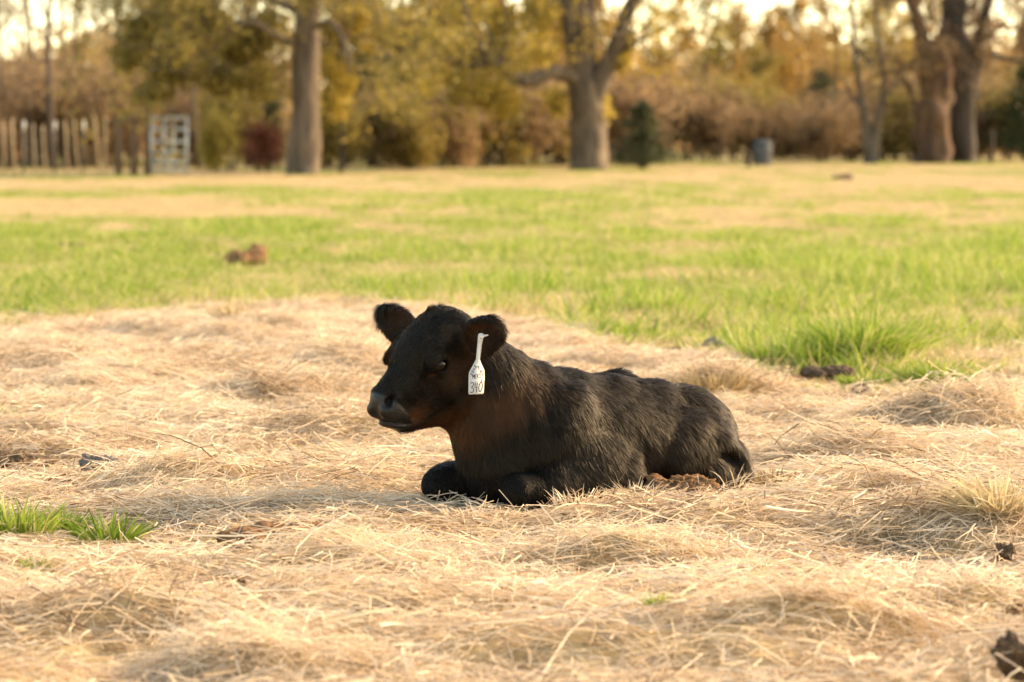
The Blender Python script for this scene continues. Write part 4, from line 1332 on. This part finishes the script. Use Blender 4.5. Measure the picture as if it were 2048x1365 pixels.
# left tree: straight grey trunk leaning slightly, olive leaves hanging on the left, yellow on the right
big_tree('grey_tree', 'tall straight grey tree with a sunlit right side left of centre', 70.5,
         [[(604, 356, 74), (605, 330, 66), (608, 250, 60), (612, 150, 54), (614, 60, 50), (616, -40, 46), (618, -160, 42), (625, -300, 34), (640, -460, 20)],
          [(608, 95, 20), (560, 78, 16, -.5), (500, 45, 13, -1), (430, 70, 10, -1.2), (350, 120, 8, -1.4), (290, 150, 6, -1.6)],
          [(612, 30, 20), (540, 0, 16, .5), (450, -20, 13, 1), (360, 5, 10, 1.2), (280, 50, 7, 1.4), (235, 95, 5, 1.5)],
          [(616, 60, 18), (660, 45, 13, -.4), (690, 90, 9, -.8), (700, 150, 6, -1)],
          [(616, -30, 18), (680, -60, 13, .6), (730, -20, 9, 1), (760, 50, 6, 1.4)],
          [(618, -130, 20), (520, -210, 13), (420, -250, 8)], [(620, -180, 18), (720, -260, 12), (800, -330, 7)], [(622, -220, 16), (600, -330, 10, 2), (580, -430, 6, 3)]],
         M['bark_grey'], M['leaf_olive'], 31, [0, 13, 13, 5, 6, 7, 7, 7],
         dict(per=22, size=0.07, spread=.16, droop=.12, keep=.9, clumps=[(300, 60, -.5, 55, 40, 500), (400, 40, 0, 60, 42, 600), (480, 90, 0, 55, 45, 500), (350, 140, -.8, 60, 40, 500), (260, 110, .5, 40, 40, 260), (440, 165, .2, 45, 30, 260), (530, 60, .4, 40, 45, 300), (520, 160, .4, 35, 45, 200), (300, 190, .0, 40, 25, 160)]), (604, 352))
# centre tree: forked, long low limb to the left, yellow leaves
big_tree('forked_tree', 'forked grey tree with a long drooping limb to the left in the middle', 82.0,
         [[(1178, 345, 88), (1178, 318, 76), (1176, 260, 70), (1172, 210, 70), (1157, 130, 48), (1150, 50, 52), (1148, -40, 46), (1150, -160, 36), (1160, -300, 22)],
          [(1178, 205, 54), (1205, 150, 40), (1232, 85, 34), (1258, 20, 30), (1285, -50, 26), (1320, -160, 20), (1350, -280, 12)],
          [(1172, 190, 36), (1184, 110, 24, .5), (1180, 30, 20, .8), (1190, -70, 16, 1), (1200, -200, 9, 1)],
          [(1150, 160, 34, -.2), (1120, 146, 28, -.8), (1090, 150, 25, -1.3), (1055, 163, 24, -1.6), (1020, 152, 22, -1.8), (985, 122, 20, -1.9), (955, 85, 17, -1.9), (935, 45, 14, -1.9), (925, -10, 11, -1.9), (910, -90, 7, -1.9)],
          [(980, 125, 15, -1.9), (945, 134, 14, -2.0), (905, 124, 13, -2.0), (868, 120, 12, -2.0), (838, 98, 9, -2.0), (800, 85, 6, -2.0)],
          [(1215, 130, 15), (1250, 100, 11), (1300, 70, 9), (1345, 48, 7), (1375, 22, 5), (1392, 2, 4)],
          [(1152, 40, 18), (1090, -20, 13, -.6), (1020, -60, 9, -1), (960, -40, 6, -1.2)], [(1260, 20, 14), (1330, -60, 9, .6), (1400, -110, 5, 1)]],
         M['bark_grey'], M['leaf_yellow'], 47, [0, 6, 3, 10, 7, 0, 8, 4],
         dict(per=20, size=0.075, spread=.15, droop=.16, keep=.8, clumps=[(960, 185, -.3, 40, 32, 240), (1005, 200, 0, 40, 36, 260), (920, 165, .2, 35, 26, 160), (1110, 205, .4, 28, 36, 130), (1000, 40, .5, 34, 38, 240), (930, 20, .3, 34, 34, 220), (1080, 30, .6, 36, 46, 240), (1245, 120, .3, 22, 30, 120), (1210, 220, .4, 16, 38, 70), (870, 150, .3, 30, 30, 120), (1255, 90, .5, 18, 18, 60), (1080, 110, .9, 36, 24, 90)]), (1176, 340))
# yellow leafy sapling filling the gap right of the left tree
big_tree('yellow_sapling', 'young tree with hanging yellow leaves right of the tall grey trunk', 73.0,
         [[(682, 350, 9), (684, 250, 7), (680, 120, 6), (688, 0, 5), (700, -80, 3)], [(682, 160, 4), (700, 100, 3), (725, 70, 2)], [(684, 200, 4), (660, 140, 3), (650, 90, 2)]],
         M['bark_dark'], M['leaf_yellow'], 52, [4, 4, 4],
         dict(per=10, size=0.06, spread=.15, droop=.12, keep=.8, clumps=[(672, 205, 0, 32, 42, 260), (690, 160, .2, 30, 36, 200), (660, 130, 0, 26, 34, 160), (710, 40, .3, 40, 34, 260), (672, 60, .2, 30, 34, 200), (735, 85, .6, 24, 24, 80)]), (682, 350))
# right tree: broken, hollow snag with shaggy top beside a dark double trunk
big_tree('dark_trunk_tree', 'dark double-trunked tree standing against the broken trunk on the right', 106.0,
         [[(1926, 332, 54), (1926, 305, 50), (1925, 220, 50), (1920, 140, 54), (1912, 60, 50), (1910, -40, 46), (1905, -180, 34), (1900, -320, 18)],
          [(1940, 200, 26), (1955, 120, 26), (1962, 60, 24), (1978, 0, 24), (2000, -90, 18), (2030, -220, 10)],
          [(1962, 80, 12), (1990, 60, 9), (2020, 55, 7), (2060, 70, 5)], [(1950, 110, 14), (1985, 108, 10), (2030, 122, 7), (2070, 118, 4)],
          [(1905, -20, 14), (1850, -90, 9), (1790, -120, 5)]],
         M['bark_dark'], M['leaf_brown'], 63, [0, 9, 8, 8, 6], dict(per=5, size=0.06, spread=.25, droop=.05, keep=.8, clumps=[(1905, 120, -.4, 22, 26, 60), (1990, 60, -.3, 36, 26, 90), (1960, 100, -.3, 30, 30, 80)]), (1926, 325), 0.34)
big_tree('broken_trunk_tree', 'broken hollow tree trunk with torn orange-brown wood on the right', 105.0,
         [[(1866, 332, 80), (1866, 310, 74), (1866, 250, 66), (1868, 190, 62), (1870, 140, 64), (1872, 108, 52), (1874, 84, 20)],
          [(1858, 130, 34), (1848, 85, 28), (1835, 40, 26), (1822, -10, 24), (1808, -90, 18), (1795, -180, 10)],
          [(1855, 120, 12), (1830, 122, 9), (1805, 140, 8), (1786, 146, 5)], [(1834, 250, 10), (1826, 200, 11), (1812, 165, 9), (1795, 150, 6)],
          [(1870, 110, 20), (1885, 70, 16), (1895, 40, 9)], [(1872, 120, 18), (1858, 92, 14), (1852, 70, 6)], [(1876, 150, 10), (1890, 165, 8), (1896, 190, 4)]],
         M['bark_snag'], M['leaf_brown'], 71, [0, 9, 5, 4, 5, 5, 2], dict(per=5, size=0.05, spread=.22, droop=.1, keep=.7, clumps=[(1850, 100, -.4, 30, 24, 160), (1885, 90, -.4, 30, 26, 130), (1868, 130, -.5, 26, 20, 90)]), (1866, 325), 0.45)
# pale forked tree between
big_tree('pale_forked_tree', 'slim pale double-stemmed tree with bare twigs left of the broken trunk', 104.0,
         [[(1742, 336, 36), (1742, 318, 30), (1733, 260, 22), (1724, 215, 18), (1716, 160, 12), (1708, 90, 9), (1704, 10, 6), (1700, -60, 3)],
          [(1744, 312, 28), (1752, 265, 20), (1758, 225, 16), (1768, 170, 11), (1760, 100, 8), (1752, 30, 6), (1758, -50, 3)],
          [(1760, 215, 9), (1780, 180, 7), (1800, 150, 4)], [(1726, 225, 8), (1700, 185, 6), (1680, 150, 4)]],
         M['bark_grey'], M['leaf_ochre'], 83, [9, 9, 3, 3], dict(per=4, size=0.05, spread=.2, droop=.06, keep=.8), (1742, 330))
# ------------------------------------------------------------------ fence, gate and bits at the wood's edge
def add_tube(name, pts, rad, mat, parent, sides=8, rough=0.0, seed=0):
    b_ = Bag(); tube(b_, pts, rad, sides, 0.5, rough, seed)
    b_.shift(np.array(parent.location))
    return link(name, b_.mesh(name, True), mat, parent)

DF = 71.5
sc_f = DF / FPX
fence = empty('stick_fence', atD(110, DF)); tag(fence, 'fence of leaning tan sticks and metal posts at the left edge', 'fence')
for i, (pb, pt, yt) in enumerate([(10, 6, 248), (33, 24, 242), (70, 66, 252), (96, 85, 256), (136, 130, 246), (161, 148, 246), (201, 188, 238), (213, 212, 240), (-30, -26, 246), (-62, -70, 250)]):
    b0 = atD(pb, DF); b0[2] = -0.15; t0 = PD(pt, yt - 5, DF)
    add_tube('post', [b0, b0 * .5 + t0 * .5 + np.array([0.02 * (-1) ** i, 0, 0]), t0], [0.031, 0.029, 0.026], M['wood_post'], fence, 8, 0.12, i)
for pb in (48, 110, 168, -12):
    b0 = atD(pb, DF + .25); b0[2] = -0.1; t0 = PD(pb, 262, DF + .25); t1 = PD(pb, 242, DF + .25)
    p = add_tube('metal_post', [b0, t0], [0.026, 0.026], M['steel_post'], fence, 6)
    add_tube('white_tip', [t0, t0 * .5 + t1 * .5, t1], [0.026, 0.034, 0.022], M['white_cap'], fence, 8)
for py in (268, 296, 322):
    add_tube('wire', [PD(-90, py, DF - .08), PD(60, py + 2, DF - .08), PD(232, py, DF - .08)], [0.006] * 3, M['steel_post'], fence, 4)
DB = 70.6
brace = empty('fence_brace', atD(262, DB)); tag(brace, 'brown wooden brace posts with a cross rail beside the metal gate', 'fence brace')
for px, yt, w_ in ((238, 232, 14), (268, 228, 15), (296, 205, 15)):
    b0 = atD(px, DB); b0[2] = -0.2
    add_tube('post', [b0, PD(px + 1, (yt + 350) / 2, DB), PD(px, yt, DB)], [w_ * .55 * sc_f, w_ * .5 * sc_f, w_ * .46 * sc_f], M['wood_dark'], brace, 9, 0.1, px)
add_tube('rail', [PD(236, 242, DB - .09), PD(270, 240, DB - .09)], [0.06, 0.06], M['wood_dark'], brace, 8, 0.1, 3)
add_tube('rail', [PD(270, 244, DB + .10), PD(298, 241, DB + .10)], [0.06, 0.06], M['wood_dark'], brace, 8, 0.1, 4)
# gate: rails seen at an angle, swung open
DG = 69.6
gate = empty('metal_gate', atD(340, DG)); tag(gate, 'pale grey tubular metal gate standing open by the brown posts', 'gate')
def gpt(u, py):      # u 0..1 along the gate
    return PD(304 + 70 * u, py, DG + 0.9 * (1 - u))
for py in (236, 259, 284, 305, 324, 340):
    add_tube('rail', [gpt(0, py), gpt(1, py)], [0.036, 0.036], M['galv'], gate, 8)
for u, y0, y1 in ((0.0, 232, 346), (0.36, 236, 342), (0.62, 236, 342), (1.0, 232, 350)):
    q0, q1 = gpt(u, y1), gpt(u, y0)
    dy = np.array([0, -0.04, 0])
    add_tube('upright', [q0 + dy, q1 + dy], [0.034, 0.034], M['galv'], gate, 8)

# lone fence posts on the right
for px, pt, yb, yt, lab in ((1497, 1497, 334, 305, 'short dark post left of the blue-grey bin'), (1983, 1984, 326, 262, 'dark fence post right of the dark double trunk')):
    p = GP(px, yb); r_ = empty('fence_post', p); tag(r_, lab, 'post')
    t0 = PD(pt, yt, p[1])
    add_tube('shaft', [p + np.array([0, 0, -.2]), (p + t0) / 2 + np.array([.015, 0, 0]), t0], [0.085, 0.078, 0.07], M['bark_dark'], r_, 9, .12, px)
    add_tube('weathered_top', [t0 + np.array([0, 0, -.004]), t0 + np.array([0, 0, .03]), t0 + np.array([0.01, 0, .05])], [0.068, 0.055, 0.02], M['wood_dark'], r_, 9, .1, px)
# blue-grey bin: tapered tub with lid, two pale boards
pb = GP(1525, 331)
bin_ = empty('bin', pb); tag(bin_, 'pale blue-grey bin at the far field edge below the cedars', 'bin')
sb = pb[1] / FPX
add_tube('tub', [pb + np.array([0, 0, -.02]), pb + np.array([0, 0, .03]), pb + np.array([0, 0, .45]), pb + np.array([0, 0, .76])], [17 * sb, 18 * sb, 19 * sb, 19.5 * sb], M['blue_bin'], bin_, 20)
add_tube('lid', [pb + np.array([0, 0, .762]), pb + np.array([0, 0, .80]), pb + np.array([0, 0, .86]), pb + np.array([0, 0, .88])], [20.5 * sb, 20.5 * sb, 15 * sb, 5 * sb], M['blue_bin'], bin_, 20)

# ------------------------------------------------------------------ clods, dung, bare soil
def lump(name, label, cat, px, py, w, h, mat, seed, depth=None, lobes=4, rough=0.35, sink=0.25, z0=None, lift=0.012):
    """uneven clod: several merged lobes, foot on the ground at the photo pixel; w,h in px"""
    rng = np.random.default_rng(seed)
    p = GP(px, py); p[2] = float(height(p[0:1], p[1:2])[0]) if z0 is None else z0
    p[2] += lift + (0.010 if py > 700 and hay_mask(p[0:1], p[1:2])[0] > .5 else 0)
    s = p[1] / FPX
    W, Hh = w * s / 2, h * s
    Dp = W * 0.7 if depth is None else depth
    fld = Field((-W * 1.5, -Dp * 1.6, -Hh * .5), (W * 1.5, Dp * 1.6, Hh * 1.6), max(W, Hh) / 34)
    for i in range(lobes):
        t = (i + .5) / lobes * 2 - 1
        hh = Hh * rng.uniform(0.55, 1.0)
        fld.ell((t * W * .68, rng.normal(0, Dp * .25), hh * (0.5 - sink)), (W * rng.uniform(.32, .5) + W * .3 / lobes, Dp * rng.uniform(.55, .9), hh * (0.5 + sink)), None, Hh * .25)
    V_, Q_ = surface_nets(fld.D, fld.lo, fld.h)
    nz = (vnoise3(V_ / max(W, Hh) * 4.0 + seed, seed) - .5) + .7 * (vnoise3(V_ / max(W, Hh) * 9.0 + seed, seed + 1) - .5) + .5 * (vnoise3(V_ / max(W, Hh) * 19.0 + seed, seed + 2) - .5)
    cen_ = np.array([0, 0, Hh * .2])
    V_ = V_ + norm(V_ - cen_) * (nz * rough * Hh * .8)[:, None]
    o = link(name, mesh_arr(name, V_, Q_, None, True), mat)
    o.location = [float(c) for c in p]
    return tag(o, label, cat)
lump('dirt_clod', 'red-brown clod of earth in the green grass upper left', 'clod', 494, 536, 78, 40, M['soil_sunlit'], 3, lobes=3, sink=.2, rough=.3, lift=.045)
lump('cow_pat', 'low dark dung heap in the grass at far upper left', 'dung', 146, 503, 76, 12, M['dung_dark'], 4, lobes=4)
lump('cow_pat', 'dark grey dung lump by the big green tuft', 'dung', 1432, 712, 56, 36, M['dung_grey'], 5, lobes=2, sink=.1)
lump('cow_pat', 'broken brown dung left of the dark grey lump', 'dung', 1365, 716, 96, 16, M['dung_dark'], 6, lobes=5, rough=.6)
lump('cow_pat', 'flat brown dung below the big green tuft', 'dung', 1655, 757, 104, 20, M['dung_dark'], 7, lobes=5, rough=.6)
lump('cow_pat', 'small brown dung pile beside the lower green tuft', 'dung', 1722, 788, 40, 14, M['dung_dark'], 8, lobes=3)
lump('cow_pat', 'dark flat dung half covered by hay at the left edge', 'dung', 40, 940, 130, 30, M['dung_dark'], 9, lobes=4, rough=.5)
lump('cow_pat', 'grey-brown dried dung right of the left-edge dung', 'dung', 200, 952, 78, 30, M['dung_grey'], 10, lobes=3, rough=.5)
lump('cow_pat', 'brown dung behind the green tuft at the left edge', 'dung', 105, 990, 90, 26, M['soil_red'], 11, lobes=3, rough=.5)
lump('dirt_clod', 'dark crumbling clod on the bare earth patch left of centre', 'clod', 588, 1078, 56, 30, M['dung_dark'], 12, lobes=2, sink=.15, lift=.03)
lump('dirt_clod', 'flat red-brown earth crust in the bare patch left of centre', 'clod', 550, 1092, 200, 36, M['soil_red'], 13, lobes=6, rough=.5, lift=.022)
lump('dirt_clod', 'low red-brown earth on the right of the bare patch', 'clod', 650, 1090, 90, 20, M['soil_red'], 14, lobes=3, rough=.5)
lump('dung_pellet', 'single small dark dung pellet in the near hay', 'dung', 482, 1203, 24, 14, M['dung_dark'], 15, lobes=2, sink=.1)
lump('cow_pat', 'brown two-humped dung lump in the hay at the right', 'dung', 2008, 1110, 46, 34, M['dung_dark'], 16, lobes=2, sink=.05)
lump('cow_pat', 'big dark dung in the bottom right corner', 'dung', 2050, 1378, 115, 76, M['dung_dark'], 17, lobes=3, sink=.05, rough=.5)
lump('cow_pat', 'small brown dung above the corner dung at the right', 'dung', 2028, 1262, 42, 30, M['soil_red'], 18, lobes=2, sink=.05)
lump('dirt_mound', 'brown earth mound in front of the calf hind leg', 'mound', 1355, 1004, 165, 72, M['soil_red'], 19, depth=0.08, lobes=4, rough=.34, sink=.25, lift=-.012)
lump('cow_pat', 'small dark dung far off in the grass on the right', 'dung', 1685, 360, 44, 12, M['dung_dark'], 20, lobes=3)

# ------------------------------------------------------------------ single tufts
def tuft(name, label, px, py, wpx, hpx, n, mat, seed, lean=0.7, cat='grass tuft', tint=(.45, .2), wide=1.0, dirx=0.0):
    rng = np.random.default_rng(seed)
    p = GP(px, py); p[2] = float(height(p[0:1], p[1:2])[0])
    s = p[1] / FPX
    Rr = wpx * s / 2; h = hpx * s
    th = rng.random(n) * 2 * pi; rr = np.sqrt(rng.random(n)) * Rr * .75
    base = np.stack([rr * np.cos(th), rr * np.sin(th) * .6, np.full(n, 0.012)], 1)
    base[:, 2] += height(p[0] + base[:, 0], p[1] + base[:, 1]) - p[2]
    a = th + rng.normal(0, .7, n); o_ = lean * (rr / (Rr * .75)) * rng.uniform(.4, 1.2, n) + .08
    d = norm(np.stack([np.cos(a) * o_ + dirx, np.sin(a) * o_, np.ones(n)], 1))
    L = h * rng.uniform(.45, 1.2, n) * (1.05 - .35 * rr / Rr)
    bend = np.stack([np.cos(a) * o_ + dirx * .6, np.sin(a) * o_, -.3 * np.ones(n)], 1) * rng.uniform(.2, .9, n)[:, None]
    W = rng.uniform(.003, .0058, n) * wide
    V_, Q_, T_, m_ = ribbons(base, d, L, W, bend, norm(np.cross(d, rand_unit(n, rng))), 4)
    b_ = Bag(); b_.add(V_, Q_, T_, np.repeat(np.clip(rng.normal(tint[0], tint[1], n), 0, 1), m_))
    o = link(name, b_.mesh(name), mat); o.location = [float(c) for c in p]
    return tag(o, label, cat)
tuft('grass_tuft', 'big bright green grass tuft right of the calf', 1725, 728, 250, 125, 900, M['green'], 1, .85, tint=(.52, .27))
tuft('grass_tuft', 'dark green low tuft just left of the big tuft', 1570, 735, 190, 62, 650, M['green'], 2, .6, tint=(.3, .2))
tuft('grass_tuft', 'green tuft below and right of the big tuft', 1870, 772, 190, 66, 380, M['green'], 3, .8, tint=(.52, .27))
tuft('grass_tuft', 'short green tuft between brown dung and lower right tuft', 1730, 775, 130, 36, 260, M['green'], 4, .6)
tuft('grass_tuft', 'fresh green tuft cut by the left edge of the picture', 35, 1085, 190, 95, 190, M['green'], 5, .7, tint=(.5, .28))
tuft('grass_tuft', 'blue-green tuft between the two left-edge tufts', 120, 1068, 130, 56, 110, M['green'], 6, .6, tint=(.3, .15))
tuft('grass_tuft', 'compact green tuft spreading right of the left-edge tuft', 218, 1080, 160, 76, 130, M['green'], 7, .9, tint=(.5, .28))
tuft('grass_tuft', 'tiny green sprout in the hay near the left edge', 18, 845, 40, 50, 60, M['green'], 8, .5)
tuft('grass_tuft', 'thin pale green sprouts at the bare earth patch', 520, 1100, 130, 34, 90, M['green'], 9, .7, tint=(.75, .15))
tuft('grass_tuft', 'sparse green sprouts in the near hay right of centre', 1320, 1275, 90, 34, 45, M['green'], 10, .7, tint=(.7, .15))
tuft('grass_tuft', 'faint green sprouts in the hay at lower left', 70, 1155, 100, 30, 60, M['green'], 11, .7, tint=(.7, .15))
tuft('grass_tuft', 'few green blades standing at the right edge', 2022, 818, 60, 46, 16, M['green'], 12, .8, wide=1.8)
tuft('straw_tuft', 'upright golden straw tuft fanning out at the right edge', 1990, 1075, 150, 95, 330, M['dry'], 13, .9, 'straw tuft', (.6, .2), dirx=-.15)
tuft('straw_tuft', 'brown dry grass tuft behind the calf rump', 1432, 800, 150, 95, 260, M['dry'], 14, .9, 'straw tuft', (.15, .15))
tuft('straw_tuft', 'thin russet dry grass just right of the calf hind leg', 1560, 990, 110, 60, 160, M['dry'], 15, .8, 'straw tuft', (.05, .12))
tuft('straw_tuft', 'pale stalks rising beside the calf hoof', 1462, 985, 70, 70, 26, M['straw'], 16, .6, 'straw tuft', (.8, .1), wide=.8)
tuft('straw_tuft', 'dry straw wisps in front of the calf near elbow', 1160, 1022, 170, 48, 60, M['straw'], 17, .7, 'straw tuft', (.7, .15), wide=.7)
tuft('straw_tuft', 'straw wisps beside the earth mound and calf belly', 1270, 1015, 120, 62, 90, M['straw'], 18, .8, 'straw tuft', (.7, .15), wide=.7)
tuft('straw_tuft', 'dry straw wisps in front of the calf knees', 960, 1036, 200, 26, 70, M['straw'], 19, .8, 'straw tuft', (.7, .15), wide=.7)
tuft('straw_tuft', 'brown dry grass clump at the hay crest upper left', 470, 670, 120, 50, 130, M['dry'], 20, .8, 'straw tuft', (.3, .2))
